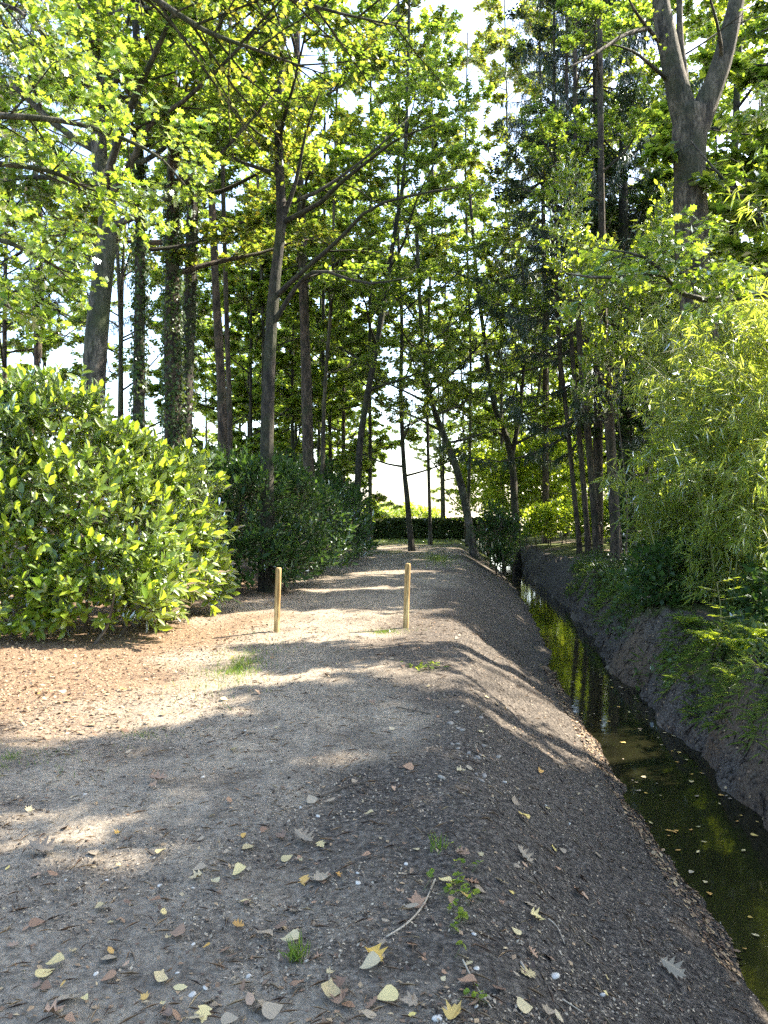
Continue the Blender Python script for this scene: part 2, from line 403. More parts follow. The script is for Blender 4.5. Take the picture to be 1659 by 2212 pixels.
M['leaf_grey'] = plain('bleached_fallen_leaf', [(.24, .185, .125), (.33, .265, .18)], .7, .3, 60, True, .002)
M['litter'] = plain('litter_bits', [(.06, .04, .03), (.15, .09, .055), (.27, .17, .095), (.38, .27, .15), (.18, .11, .065), (.48, .37, .21)], .8, 0, 40, True)
M['soilbits'] = plain('soil_crumbs', [(.03, .024, .018), (.09, .07, .05), (.30, .24, .17), (.46, .38, .27), (.05, .04, .03), (.14, .11, .08)], .9, 0, 40, True)
M['pebble'] = plain('pebble', [(.42, .39, .33), (.58, .54, .47)], .6, .2, 20)
M['greystone'] = plain('grey_stone', [(.15, .13, .11), (.30, .27, .22)], .8, .4, 15)
M['clod'] = plain('soil_clod', [(.025, .019, .013), (.06, .044, .03), (.13, .10, .07), (.035, .026, .018)], 1.0, 0, 30, True)
M['culm'] = plain('bamboo_culm', [(.14, .16, .05), (.22, .22, .08)], .5, 0, 8)

def ground_mat():
    m, nt = newmat('woodland_soil'); L = nt.links.new
    out = N(nt, 'ShaderNodeOutputMaterial'); p = N(nt, 'ShaderNodeBsdfPrincipled'); p.inputs['Roughness'].default_value = .95
    p.inputs['Specular IOR Level'].default_value = .2
    tx = N(nt, 'ShaderNodeTexCoord'); V = tx.outputs['Object']
    def attr(n): a = N(nt, 'ShaderNodeAttribute'); a.attribute_name = n; return a.outputs['Fac']
    fine = tex(nt, scale=38, detail=9, rough=.8, vec=V); mid = tex(nt, scale=13, detail=7, rough=.72, vec=V)
    big = tex(nt, scale=1.6, detail=6, rough=.65, vec=V); crumb = tex(nt, 'ShaderNodeTexVoronoi', scale=42, vec=V)
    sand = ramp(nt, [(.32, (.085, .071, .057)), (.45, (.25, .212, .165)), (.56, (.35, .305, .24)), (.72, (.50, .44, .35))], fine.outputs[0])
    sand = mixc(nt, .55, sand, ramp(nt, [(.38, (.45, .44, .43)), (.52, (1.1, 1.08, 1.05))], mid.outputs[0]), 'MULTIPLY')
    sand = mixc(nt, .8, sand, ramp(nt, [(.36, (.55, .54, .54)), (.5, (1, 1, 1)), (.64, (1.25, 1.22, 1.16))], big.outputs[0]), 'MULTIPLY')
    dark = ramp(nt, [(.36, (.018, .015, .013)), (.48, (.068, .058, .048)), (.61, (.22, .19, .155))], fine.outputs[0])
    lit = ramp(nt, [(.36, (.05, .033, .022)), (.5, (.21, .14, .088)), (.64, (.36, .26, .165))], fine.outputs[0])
    grn = ramp(nt, [(.3, (.025, .03, .010)), (.6, (.09, .11, .025))], mid.outputs[0])
    fld = ramp(nt, [(.3, (.34, .30, .20)), (.7, (.5, .45, .3))], big.outputs[0])
    def jag(a, w=.5):
        s = N(nt, 'ShaderNodeMath', operation='ADD'); L(a, s.inputs[0])
        q = N(nt, 'ShaderNodeMath', operation='MULTIPLY_ADD'); L(mid.outputs[0], q.inputs[0]); q.inputs[1].default_value = w; q.inputs[2].default_value = -w / 2
        L(q.outputs[0], s.inputs[1])
        c = N(nt, 'ShaderNodeMapRange'); c.interpolation_type = 'SMOOTHSTEP'; L(s.outputs[0], c.inputs[0]); c.inputs[1].default_value = .15; c.inputs[2].default_value = .85
        return c.outputs[0]
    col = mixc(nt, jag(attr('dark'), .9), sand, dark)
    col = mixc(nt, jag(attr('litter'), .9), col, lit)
    col = mixc(nt, jag(attr('green'), 1.0), col, grn)
    col = mixc(nt, jag(attr('clay'), .9), col, ramp(nt, [(.35, (.07, .045, .03)), (.6, (.22, .15, .09))], fine.outputs[0]))
    col = mixc(nt, attr('field'), col, fld)
    L(col, p.inputs['Base Color'])
    s1 = N(nt, 'ShaderNodeMath', operation='MULTIPLY_ADD'); L(fine.outputs[0], s1.inputs[0]); s1.inputs[1].default_value = 1.0
    L(mid.outputs[0], s1.inputs[2])
    s2 = N(nt, 'ShaderNodeMath', operation='MULTIPLY_ADD'); L(crumb.outputs[0], s2.inputs[0]); s2.inputs[1].default_value = .5; L(s1.outputs[0], s2.inputs[2])
    bu = N(nt, 'ShaderNodeBump'); bu.inputs['Strength'].default_value = 1.0; bu.inputs['Distance'].default_value = .02
    L(s2.outputs[0], bu.inputs['Height']); L(bu.outputs[0], p.inputs['Normal'])
    L(p.outputs[0], out.inputs[0]); return m
M['ground'] = ground_mat()

# ------------------------------------------------------------------ ground, water
ys = [-6.]
while ys[-1] < 70: ys.append(ys[-1] + max(.035, min(.0165 * max(ys[-1], 0) ** 1.05, 1.5)) * (1.6 if ys[-1] < 1.5 else 1))
ys += [90, 130, 200, 400, 900, 2500]
ys = np.array(ys)
xs = np.unique(np.round(np.concatenate([np.linspace(-14, -5, 40), np.linspace(-5, -1, 70), np.linspace(-1, 4.5, 145), np.linspace(4.5, 8, 80), np.linspace(8, 16, 35),
                                        [-2500, -900, -400, -150, -80, -50, -35, -25, -18, 20, 28, 40, 60, 90, 160, 400, 900, 2500]]), 4))
X, Yg = np.meshgrid(xs, ys)
Z = ground(X, Yg)
nx, ny = len(xs), len(ys); GRID.update(xs=xs, ys=ys, Z=Z); print('grid', nx, ny)
i = np.arange(ny - 1)[:, None] * nx; j = np.arange(nx - 1)[None]
GF = np.stack([i + j, i + j + 1, i + nx + j + 1, i + nx + j], -1).reshape(-1, 4)
c = crest(Yg); w = chan(Yg); t = (X - c) / (w - HALF - c); r = (X - w - HALF) / .75
nb = fbm(X * .7, Yg * .7, octaves=3, seed=41)
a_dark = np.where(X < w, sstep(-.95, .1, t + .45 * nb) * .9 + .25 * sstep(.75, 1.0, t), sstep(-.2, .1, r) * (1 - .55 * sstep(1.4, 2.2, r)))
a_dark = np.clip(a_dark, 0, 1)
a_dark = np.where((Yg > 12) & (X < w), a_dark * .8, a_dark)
a_lit = .85 * sstep(-.9, -3.2, X + .8 * nb + .09 * (Yg - 8)) * sstep(3.8, 6.8, Yg + .8 * nb) * (1 - sstep(30, 38, Yg)) + .25 * sstep(3, 9, Yg) * (X < c)
a_lit = np.clip(a_lit + .4 * (r > 1.6), 0, 1)
a_green = .95 * sstep(.25, .75, r + .5 * nb - .03 * (Yg - 8)) * (X > w) * sstep(-.4, .1, nb + .2) + .8 * sstep(.2, .5, nb) * sstep(24, 30, Yg) * (X < c + .3)
a_green = np.clip(a_green + .9 * sstep(34, 40, Yg), 0, 1)
a_clay = (X > w) * sstep(.1, .6, vnoise(X * 2.1, Yg * 1.6, seed=44)) * (1 - sstep(.4, .9, r)) * .55 * (Yg < 12)
a_field = sstep(46, 50, Yg)
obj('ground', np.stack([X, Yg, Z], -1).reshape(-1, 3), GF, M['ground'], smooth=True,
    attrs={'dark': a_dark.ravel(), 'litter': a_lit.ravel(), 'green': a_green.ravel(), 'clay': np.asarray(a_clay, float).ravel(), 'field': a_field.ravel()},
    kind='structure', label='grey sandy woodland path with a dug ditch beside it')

def water_mat():
    m, nt = newmat('ditch_water'); L = nt.links.new
    out = N(nt, 'ShaderNodeOutputMaterial'); p = N(nt, 'ShaderNodeBsdfPrincipled')
    p.inputs['Base Color'].default_value = (.011, .011, .005, 1); p.inputs['Roughness'].default_value = .06; p.inputs['IOR'].default_value = 1.33
    tx = N(nt, 'ShaderNodeTexCoord'); a = tex(nt, scale=3.2, detail=3, vec=tx.outputs['Object'])
    bu = N(nt, 'ShaderNodeBump'); bu.inputs['Strength'].default_value = .10; bu.inputs['Distance'].default_value = .02
    L(a.outputs[0], bu.inputs['Height']); L(bu.outputs[0], p.inputs['Normal']); L(p.outputs[0], out.inputs[0]); return m
wy = np.linspace(-6, 58, 90); Wl = np.stack([chan(wy) - .95, wy, wy * 0 + WATER_Z], -1); Wr = np.stack([chan(wy) + .75, wy, wy * 0 + WATER_Z], -1)
wi = np.arange(89)
obj('ditch_water', np.vstack([Wl, Wr]), np.stack([wi, wi + 90, wi + 91, wi + 1], -1), water_mat(), kind='structure', label='still dark green water in the ditch')

# ------------------------------------------------------------------ trees
def limb_path(p0, d, L, rng, up=.25, n=6, wob=.12):
    P = [np.array(p0, float)]; d = norm(d)
    for k in range(n - 1):
        d = norm(d + np.array([0, 0, up / n]) + rng.normal(0, wob, 3))
        P.append(P[-1] + d * L / (n - 1))
    return np.array(P)

def grow(P, L, rng, dens=1.0, sub_l=.42, droop=0.0, start=.25, twl=(.25, .6), lateral=.9, thin=True):
    """side branches and twigs along a limb; returns prisms and twig segments"""
    A, B, RA, RB, TA, TB, mids, si, ti = [], [], [], [], [], [], [], [], []
    ns = max(4, int(L * 2.3 * dens))
    n = len(P); T = norm(np.gradient(P, axis=0))
    for s in range(ns):
        t = start + (1 - start) * (s + rng.random()) / ns
        q = t * (n - 1); k = min(int(q), n - 2); p = P[k] + (P[k + 1] - P[k]) * (q - k); tg = T[k]
        side = norm(np.cross(tg, [0, 0, 1.])) * (1 if s % 2 else -1)
        d = norm(tg * rng.uniform(.35, .9) + side * lateral * rng.uniform(.6, 1.2) + np.array([0, 0, rng.normal(.05 - droop, .3)]))
        l = L * sub_l * (1.15 - .75 * t) * rng.uniform(.6, 1.25); l = max(l, .35)
        S = limb_path(p, d, l, rng, up=.12 - droop, n=4, wob=.16)
        r = .010 + .010 * l; mids.append(S[2]); si += [s] * 3
        for m_ in range(3):
            A.append(S[m_]); B.append(S[m_ + 1]); RA.append(r * (1 - m_ / 3.4)); RB.append(r * (1 - (m_ + 1) / 3.4))
        ntw = max(3, int(l * 4.2))
        for w_ in range(ntw):
            q = .15 + .85 * (w_ + rng.random()) / ntw; q = q * 3; k = min(int(q), 2); p2 = S[k] + (S[k + 1] - S[k]) * (q - k)
            sd = norm(S[k + 1] - S[k]); s2 = norm(np.cross(sd, [0, 0, 1.])) * (1 if w_ % 2 else -1)
            d2 = norm(sd * .8 + s2 * rng.uniform(.4, 1.1) + np.array([0, 0, rng.normal(-droop, .25)]))
            TA.append(p2); TB.append(p2 + d2 * rng.uniform(*twl)); ti.append(s)
    A, B, RA, RB, TA, TB = [np.array(a) for a in (A, B, RA, RB, TA, TB)]
    if thin:
        ok = rng.random(ns) > open_to_sun(np.array(mids)) * 1.0
        if not ok.any(): ok[0] = True
        k1 = ok[np.array(si)]; k2 = ok[np.array(ti)]; A, B, RA, RB, TA, TB = A[k1], B[k1], RA[k1], RB[k1], TA[k2], TB[k2]
    return [A, B, RA, RB, TA, TB]

def leaves_on(TA, TB, n, rng, tpl, size, spread=.06, tilt=.45, hang=.15, sunfilter=True, gapseed=0, gap=.0):
    k = rng.integers(0, len(TA), n); t = rng.random(n)[:, None] ** .7
    tw = norm(TB[k] - TA[k])
    P = TA[k] + (TB[k] - TA[k]) * t + rng.normal(0, spread, (n, 3))
    if sunfilter:
        keep = rng.random(n) > open_to_sun(P); P = P[keep]; tw = tw[keep]
    if gap > 0:
        g = vnoise(P[:, 0] * 1.1, P[:, 1] * 1.1, P[:, 2] * 1.3, seed=gapseed)
        keep = g > -1 + 2 * gap * .5; P = P[keep]; tw = tw[keep]
    n = len(P)
    D = norm(tw * .5 + rng.normal(0, .6, (n, 3)) * [1, 1, .35] + [0, 0, -hang])
    Nn = norm(np.array([0, 0, 1.]) + rng.normal(0, tilt, (n, 3)))
    return P, frames(D, Nn), size * rng.uniform(.7, 1.2, n)

def tree(name, label, ctrl, r0, r1, bark, leafm, tpl, n_leaves, size, seed, limbs=12, z_lo=.35, L=3.5, up=.35, elev=.35, explicit=(),
         group=None, dens=1.0, gap=.15, base_flare=1.35, sub_l=.42, droop=0., hang=.15, sides=12, top_twigs=True, az=None, sunfilter=True, forks=(), ivy=0, tilt=.45, cat='tree', explr=.05, spread=.06):
    rng = np.random.default_rng(seed)
    ctrl = [np.array(c_, float) for c_ in ctrl]
    b = ctrl[0]; b[2] = gz(b[0], b[1]) - .12
    root = empty(name, tuple(b), label, cat, group)
    P = spline(ctrl, 26); hh = np.linspace(0, 1, 26)
    zt = P[:, 2] - b[2]
    R = r0 + (r1 - r0) * hh ** .9
    R = R * (1 + (base_flare - 1) * np.exp(-zt / (r0 * 2.6 + .05)))
    V, F = tube(P, R, sides, .10, seed)
    obj('trunk', V, F, M[bark], root, True)
    allTA, allTB = [], []
    def add_limb(Q, r, l, dn=1.0, start=.25):
        Qs = spline(Q, 10)
        if sunfilter and r < .13 and (open_to_sun(Qs[3:], True) > .5).mean() > .25: return
        acc = Acc(); acc.add(*tube(Qs, np.linspace(r, max(r * .22, .008), 10), 7, .08, seed))
        A, B, RA, RB, TA, TB = grow(Qs, l, rng, dens * dn * .8, sub_l, droop, start, thin=sunfilter)
        acc.add(*prisms(A, B, RA, RB)); acc.add(*prisms(TA, TB, .006, .003))
        V, F = acc.get(); obj('branch', V, F, M[bark], root, True)
        allTA.append(TA); allTB.append(TB)
    for (Q, fr0, fr1, lv) in forks:                # thick forks of the trunk
        Qs = spline(Q, 16)
        V, F = tube(Qs, np.linspace(fr0, fr1, 16), 12, .08, seed + 3); obj('limb', V, F, M[bark], root, True)
        for q in range(lv):
            k = int(5 + q * 10 / max(lv, 1)); a = rng.uniform(0, 2 * PI); l = L * rng.uniform(.5, .9)
            add_limb(limb_path(Qs[min(k, 15)], [math.cos(a), math.sin(a), elev + .2], l, rng, up), fr1 * .5, l)
    for e in explicit:
        l = float(np.sum(np.linalg.norm(np.diff(np.array(e), axis=0), axis=1)))
        add_limb(np.array(e), explr, l, .8, .3)
    for q in range(limbs):
        f = z_lo + (1 - z_lo) * (q + .6 * rng.random()) / max(limbs, 1); f = min(f, .985)
        k = f * 25; i0 = min(int(k), 24); p = P[i0] + (P[i0 + 1] - P[i0]) * (k - i0)
        a = q * 2.4 + rng.uniform(-.5, .5) if az is None else rng.uniform(*az)
        sh = math.sin(PI * min(1, .28 + .72 * (f - z_lo) / (1 - z_lo + 1e-6))) ** .7
        l = max(L * (.35 + .65 * sh) * rng.uniform(.75, 1.15), .6)
        el = elev + .6 * (f - z_lo)
        add_limb(limb_path(p, [math.cos(a), math.sin(a), el], l, rng, up), max(.012, min(R[i0] * .5, .02 + .013 * l)), l)
    if allTA and n_leaves:
        TA = np.concatenate(allTA); TB = np.concatenate(allTB)
        Pn, Mt, S = leaves_on(TA, TB, n_leaves, rng, tpl, size, spread, tilt, hang, sunfilter, seed, gap)
        V, F = stamp(tpl, Pn, Mt, S)
        obj('crown', V, F, M[leafm], root, False, kind='stuff')
    if ivy:
        n = ivy; k = rng.random(n) * .55 * 25; i0 = k.astype(int); p = P[i0] + (P[i0 + 1] - P[i0]) * (k - i0)[:, None]
        a = rng.uniform(0, 2 * PI, n); d = np.stack([np.cos(a), np.sin(a), 0 * a], -1)
        lump = .05 + .10 * np.clip(vnoise(k * .9, a * 1.2, seed=seed), 0, 1)
        Pn = p + d * (R[i0] + rng.random(n) * lump)[:, None]
        Mt = frames(norm(d * .4 + [0, 0, -1.] + rng.normal(0, .5, (n, 3))), norm(d + [0, 0, .5] + rng.normal(0, .4, (n, 3))))
        V, F = stamp(SMALLOVAL, Pn, Mt, rng.uniform(.05, .1, n)); obj('ivy', V, F, M['ivy'], root, False, kind='stuff')
    return root

up_ = lambda x, y, z: np.array([x, y, z], float)
G_L = 'trees left of the path'; G_R = 'trees right of the ditch'; G_P = 'slender pines on the right bank'
# left side
tree('oak_tree', 'thick mottled grey trunk rising behind the sunlit laurel', [at(200, 1180, 14), at(203, 800, 14), at(232, 500, 14.2), at(216, 350, 14.2), at(207, 100, 14.2), at(195, -250, 14.4), at(210, -900, 14.5)],
     .24, .06, 'bark_grey', 'beech', SIMPLE, 25000, .12, 11, limbs=15, z_lo=.33, L=4.2, group=G_L,
     explicit=[[at(235, 430, 14.2), at(290, 340, 13.8), at(320, 270, 13.5), at(420, 200, 13), at(560, 60, 12.6), at(640, 0, 12.4)],
               [at(225, 210, 14.2), at(255, 170, 14), at(300, 150, 13.8), at(380, 90, 13.4)]], explr=.07)
tree('ivy_clad_tree', 'narrow dark trunk with ivy between the two thickest left trunks', [at(298, 1150, 16), at(300, 850, 16), at(303, 550, 16), at(300, 250, 16.2), at(290, -100, 16.4), at(295, -500, 16.5)],
     .15, .05, 'bark_dark', 'oak', SIMPLE, 17000, .115, 12, limbs=12, z_lo=.40, L=3.2, group=G_L, ivy=2600)
tree('oak_tree', 'broad brown trunk with ivy, left half of the close pair', [at(374, 1160, 17), at(374, 900, 17), at(372, 600, 17), at(374, 300, 17.2), at(368, 0, 17.4), at(350, -500, 17.6)],
     .23, .07, 'bark_pine', 'oak', SIMPLE, 17000, .125, 13, limbs=13, z_lo=.38, L=3.8, group=G_L, ivy=4200)
tree('oak_tree', 'dark trunk leaning right at the top, right half of the close pair', [at(398, 1160, 17.6), at(400, 900, 17.6), at(412, 600, 17.8), at(420, 330, 18), at(440, 150, 18), at(455, -200, 18), at(450, -500, 18)],
     .20, .06, 'bark_dark', 'oak', SIMPLE, 18000, .12, 14, limbs=12, z_lo=.42, L=3.6, group=G_L, ivy=1800,
     explicit=[[at(418, 270, 18), at(470, 240, 17), at(520, 200, 15.5), at(650, 215, 14.5)], [at(425, 300, 18), at(500, 250, 17), at(560, 290, 16), at(610, 320, 15.5)]])
tree('pine_tree', 'straight reddish brown trunk with few low leaves, left of centre', [at(484, 1130, 21), at(480, 900, 21), at(465, 600, 21), at(452, 300, 21), at(445, 0, 21), at(440, -300, 21)],
     .15, .06, 'bark_pine', 'beech', SIMPLE, 18000, .13, 15, limbs=10, z_lo=.45, L=3.2, group=G_L)
tree('pine_tree', 'thin pale trunk just right of the reddish trunk', [at(500, 1130, 22.5), at(496, 900, 22.5), at(487, 600, 22.5), at(482, 300, 22.5), at(500, 0, 22.5), at(505, -250, 22.5)],
     .09, .04, 'bark_pine', 'beech', SIMPLE, 12000, .11, 16, limbs=9, z_lo=.4, L=2.8, group=G_L)
tree('beech_tree', 'dark forked trunk with long arching boughs over the path', [at(578, 1160, 15.5), at(578, 900, 15.5), at(590, 650, 15.5), at(607, 480, 15.5), at(602, 300, 15.5), at(608, 100, 15.5), at(600, -250, 15.5), at(590, -550, 15.5)],
     .15, .04, 'bark_dark', 'beech', SIMPLE, 25000, .115, 17, limbs=11, z_lo=.45, L=3.4, group=G_L,
     explicit=[[at(612, 480, 15.5), at(690, 440, 15), at(730, 400, 14.6), at(800, 345, 14), at(860, 300, 13.5), at(940, 270, 13)],
               [at(612, 470, 15.5), at(640, 390, 15.3), at(660, 290, 15), at(690, 200, 14.6)],
               [at(596, 640, 15.5), at(650, 590, 15), at(730, 520, 14.4), at(800, 450, 13.8), at(900, 420, 13.2), at(990, 405, 12.8)],
               [at(590, 700, 15.5), at(640, 620, 15.2), at(690, 585, 14.8), at(790, 612, 14), at(880, 600, 13.5)]], explr=.055)
tree('pine_tree', 'pale grey brown trunk behind the forked dark trunk', [at(672, 1130, 23), at(664, 900, 23), at(655, 600, 23), at(645, 300, 23), at(640, 0, 23), at(636, -350, 23)],
     .19, .07, 'bark_pine', 'oak', SIMPLE, 16000, .135, 18, limbs=13, z_lo=.38, L=3.8, group=G_L)
tree('young_birch', 'slim speckled pale stem right of the pale brown trunk', [at(693, 1120, 24), at(700, 880, 24), at(716, 640, 24), at(722, 400, 24), at(730, 100, 24)],
     .07, .03, 'bark_pale', 'beech', SIMPLE, 9000, .11, 19, limbs=9, z_lo=.3, L=2.6, group=G_L)
tree('leaning_tree', 'thin dark trunk leaning right over the dark shrubs', [at(765, 1120, 26), at(778, 960, 26), at(800, 820, 26), at(822, 700, 26), at(850, 520, 26), at(872, 380, 26), at(880, 200, 26), at(885, -50, 26)],
     .13, .04, 'bark_dark', 'beech', SIMPLE, 20000, .13, 20, limbs=14, z_lo=.25, L=4.0, group=G_L)
tree('path_tree', 'young dark tree standing in the middle of the far path', [at(890, 1186, 31), at(880, 1080, 31), at(872, 1000, 31), at(866, 850, 31), at(868, 700, 31), at(860, 500, 31), at(862, 250, 31), at(860, -60, 31)],
     .12, .04, 'bark_dark', 'beech', SIMPLE, 20000, .12, 21, limbs=17, z_lo=.22, L=3.6, elev=.35, gap=.15)
tree('field_tree', 'thin pale tree beyond the hedge in the bright gap', [at(957, 1118, 56), at(955, 1060, 56), at(952, 980, 56), at(948, 900, 56), at(945, 700, 56)],
     .16, .05, 'bark_grey', 'beech', SIMPLE, 14000, .2, 22, limbs=13, z_lo=.3, L=4.6, sunfilter=False)
tree('leaning_tree', 'mossy trunk leaning left above the ditch near the hedge', [at(1027, 1185, 30), at(1005, 1090, 30), at(985, 1010, 30), at(955, 930, 30), at(930, 860, 30), at(915, 760, 30), at(905, 620, 30), at(900, 480, 30)],
     .17, .06, 'bark_grey', 'beech', SIMPLE, 19000, .12, 23, limbs=14, z_lo=.36, L=4.2, group=G_R)
tree('beech_tree', 'dark trunk forking low beside the bright far bushes', [at(1118, 1172, 33), at(1112, 1100, 33), at(1106, 1000, 33), at(1092, 940, 33), at(1066, 870, 33), at(1050, 760, 33), at(1030, 600, 33), at(1015, 420, 33)],
     .19, .06, 'bark_dark', 'beech', SIMPLE, 17000, .135, 24, limbs=12, z_lo=.35, L=4.2, group=G_R,
     forks=[([at(1106, 985, 33), at(1118, 920, 33), at(1128, 840, 33), at(1135, 700, 33), at(1128, 560, 33)], .11, .04, 3)])
# the right bank pines
for (ub, ut, Yp, rr, lab, lv, sd_) in ((1253, 1205, 27, .10, 'thin dark pine stem leaning left, leftmost of the bank pines', 7000, 31), (1272, 1232, 26, .11, 'thin dark pine stem, second of the bank pines', 6000, 32),
                         (1292, 1250, 25, .14, 'brown pine stem, third of the bank pines', 9000, 33), (1332, 1304, 22, .165, 'brown pine stem with a sunlit right edge nearest the ditch', 9000, 34)):
    tree('pine_tree', lab, [at(ub, 1215, Yp), at(ub - .15 * (ub - ut), 1120, Yp), at(ub - .6 * (ub - ut), 900, Yp), at(ut, 700, Yp), at(ut - 4, 450, Yp), at(ut - 8, 150, Yp), at(ut - 8, -120, Yp)],
         rr, rr * .4, 'bark_pine', 'spruce' if sd_ % 2 else 'beech', SIMPLE, lv, .11, sd_, limbs=11, z_lo=.45, L=2.6, group=G_P)
tree('dark_fir', 'very dark ivy covered trunk behind the brown pine stems', [at(1352, 1190, 26), at(1352, 900, 26), at(1348, 600, 26), at(1345, 300, 26)],
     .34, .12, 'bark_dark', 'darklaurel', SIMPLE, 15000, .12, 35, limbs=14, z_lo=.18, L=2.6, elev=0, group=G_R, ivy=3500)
# big forked beech at the right
tree('forked_beech', 'massive pale trunk splitting into a wide fork, behind the bamboo', [at(1532, 1235, 17), at(1528, 1000, 17), at(1515, 760, 17), at(1500, 600, 17), at(1492, 430, 17), at(1488, 300, 17), at(1492, 235, 17)],
     .37, .34, 'bark_pale', 'oakgreen', SIMPLE, 8000, .12, 36, limbs=0, L=3.6, base_flare=1.2, sides=18, tilt=.5,
     forks=[([at(1488, 290, 17), at(1468, 210, 17), at(1448, 120, 17), at(1432, 40, 17), at(1420, -60, 17), at(1380, -300, 17), at(1360, -600, 17)], .29, .10, 3),
            ([at(1498, 290, 17), at(1530, 215, 17), at(1558, 140, 17), at(1580, 50, 17), at(1600, -40, 17), at(1660, -320, 17), at(1690, -700, 17)], .28, .10, 4),
            ([at(1487, 230, 17.3), at(1476, 150, 17.4), at(1468, 60, 17.5), at(1470, -60, 17.6), at(1480, -300, 17.6)], .10, .05, 2)],
     explicit=[[at(1425, 90, 17), at(1395, 55, 16.6), at(1370, 20, 16.3), at(1350, -20, 16)], [at(1400, 60, 16.7), at(1350, 75, 16.2), at(1310, 100, 15.8), at(1260, 130, 15.2), at(1220, 150, 15)],
               [at(1440, 170, 17), at(1405, 140, 16.6), at(1365, 110, 16.2), at(1300, 90, 15.8)]], explr=.055)
tree('oak_tree', 'dark trunk in bright leaves, right of the wide fork', [at(1592, 1150, 26), at(1590, 800, 26), at(1585, 500, 26), at(1588, 300, 26), at(1600, 0, 26), at(1605, -300, 26)],
     .19, .07, 'bark_dark', 'lime', SIMPLE, 21000, .125, 37, limbs=18, z_lo=.2, L=4.2, group=G_R)
tree('oak_tree', 'bright leaved tree at the edge behind the bamboo', [at(1750, 1150, 23), at(1745, 700, 23), at(1735, 300, 23), at(1740, -200, 23)],
     .17, .06, 'bark_dark', 'lime', SIMPLE, 19000, .13, 38, limbs=17, z_lo=.25, L=4.4, group=G_R)

# ---- spruce with hanging twigs
def spruce(label, ub, ut, Y, v0, vt, n, seed, Lm, r0=.2, z0=4., group=None):
    rng = np.random.default_rng(seed)
    p0 = at(ub, v0, Y); p0[2] = gz(p0[0], p0[1]) - .1; p1 = at(ut, vt, Y)
    root = empty('spruce_tree', tuple(p0), label, 'tree', group)
    P = spline([p0, p0 * .5 + p1 * .5 + [.1, 0, 0], p1], 24)
    V, F = tube(P, np.linspace(r0, .03, 24), 10, .06, seed); obj('trunk', V, F, M['bark_pine'], root, True)
    TA, TB = [], []; H = p1[2]
    acc = None; zz = z0; q = 0
    while zz < H - .4:
        f = (zz - z0) / (H - z0); p = np.array([np.interp(zz, P[:, 2], P[:, k]) for k in range(3)])
        nb_ = rng.integers(4, 6); acc = Acc()
        for b_ in range(nb_):
            a = rng.uniform(0, 2 * PI); l = Lm * (1 - f) ** .75 * rng.uniform(.7, 1.1) + .3
            Q = p + np.stack([np.array([math.cos(a) * l * s, math.sin(a) * l * s, l * (-.30 * math.sin(s * 2.2) + .12 * s * s) * (1.15 - f)]) for s in np.linspace(0, 1, 6)])
            acc.add(*tube(Q, np.linspace(.012 + .009 * l, .006, 6), 5))
            m_ = int(l * 6) + 3
            s = rng.uniform(.18, 1, m_); ii = np.minimum((s * 5).astype(int), 4); pa = Q[ii] + (Q[ii + 1] - Q[ii]) * (s * 5 - ii)[:, None]
            sd_ = np.array([-math.sin(a), math.cos(a), 0])
            pb = pa + sd_ * (rng.choice([-1, 1], m_) * rng.uniform(.1, .5, m_) * (1.2 - s))[:, None] + np.array([math.cos(a), math.sin(a), 0]) * .15 + [0, 0, 1.] * (-rng.uniform(.1, .35, m_))[:, None]
            acc.add(*prisms(pa, pb, .008, .004)); TA.append(pa); TB.append(pb)
        V, F = acc.get(); obj('branch_whorl', V, F, M['bark_pine'], root, True)
        zz += rng.uniform(.45, .7)
    TA = np.concatenate(TA); TB = np.concatenate(TB)
    k = rng.integers(0, len(TA), n); t_ = rng.random(n)[:, None]; Pn = TA[k] + (TB[k] - TA[k]) * t_ + rng.normal(0, .05, (n, 3))
    keep = rng.random(n) > open_to_sun(Pn) * .8; Pn = Pn[keep]; n = len(Pn); k = k[keep]
    D = norm(norm(TB[k] - TA[k]) * .5 + rng.normal(0, .4, (n, 3)) + [0, 0, -.8])
    V, F = stamp((np.array([[-.06, 0, 0], [.06, 0, 0], [0, 1, 0]]), [np.array([[0, 1, 2]])]), Pn, frames(D, norm(rng.normal(0, 1, (n, 3)) + [0, 0, .6])), rng.uniform(.13, .27, n))
    obj('crown', V, F, M['spruce'], root, False, kind='stuff')
spruce('tall grey green spruce with drooping twigs and a bare straight stem', 1292, 1275, 27, 1150, -330, 90000, 41, 5.4, .19, 5.0)
spruce('dark narrow spruce behind the bank pines', 1180, 1160, 36, 1150, -150, 30000, 42, 3.6, .17, 9.)
spruce('hazy spruce high in the top left corner', 85, 60, 30, 1100, -300, 26000, 43, 4.6, .2, 10., )

# ---- farther wood, each tree its own
far = [(20, 30, 'pale thin trunk standing alone at the far left edge'), (95, 34, 'thin dark trunk near the left edge with bare twigs'), 
       (270, 33, 'slim far trunk in the gap right of the thickest trunk'), (690, 46, 'far tree behind the speckled pale stem'), (545, 36, 'far bushy tree left of the forked dark trunk'), (620, 40, 'far bushy tree right of the forked dark trunk'),
       (740, 38, 'far dark tree above the end of the dark shrubs'), (1055, 48, 'far tree on the right of the bright gap'), (1165, 46, 'far bright tree right of the low forked trunk'),
       (1225, 40, 'far tree filling the space left of the bank pines'), (1410, 36, 'shaded tree between pines and bamboo'), (1480, 42, 'far tree behind the massive fork'), (1640, 38, 'far bright tree at the right edge'), (1010, 56, 'far tree right of the bright gap near the leaning trunk'), (1330, 44, 'far tree behind the dark ivy covered trunk'), (1560, 48, 'far tree right of the massive fork')]
def copy_thing(o, parent=None):
    c_ = o.copy(); COL.objects.link(c_); c_.parent = parent
    for ch in list(o.children): copy_thing(ch, c_)
    return c_
proto = {}
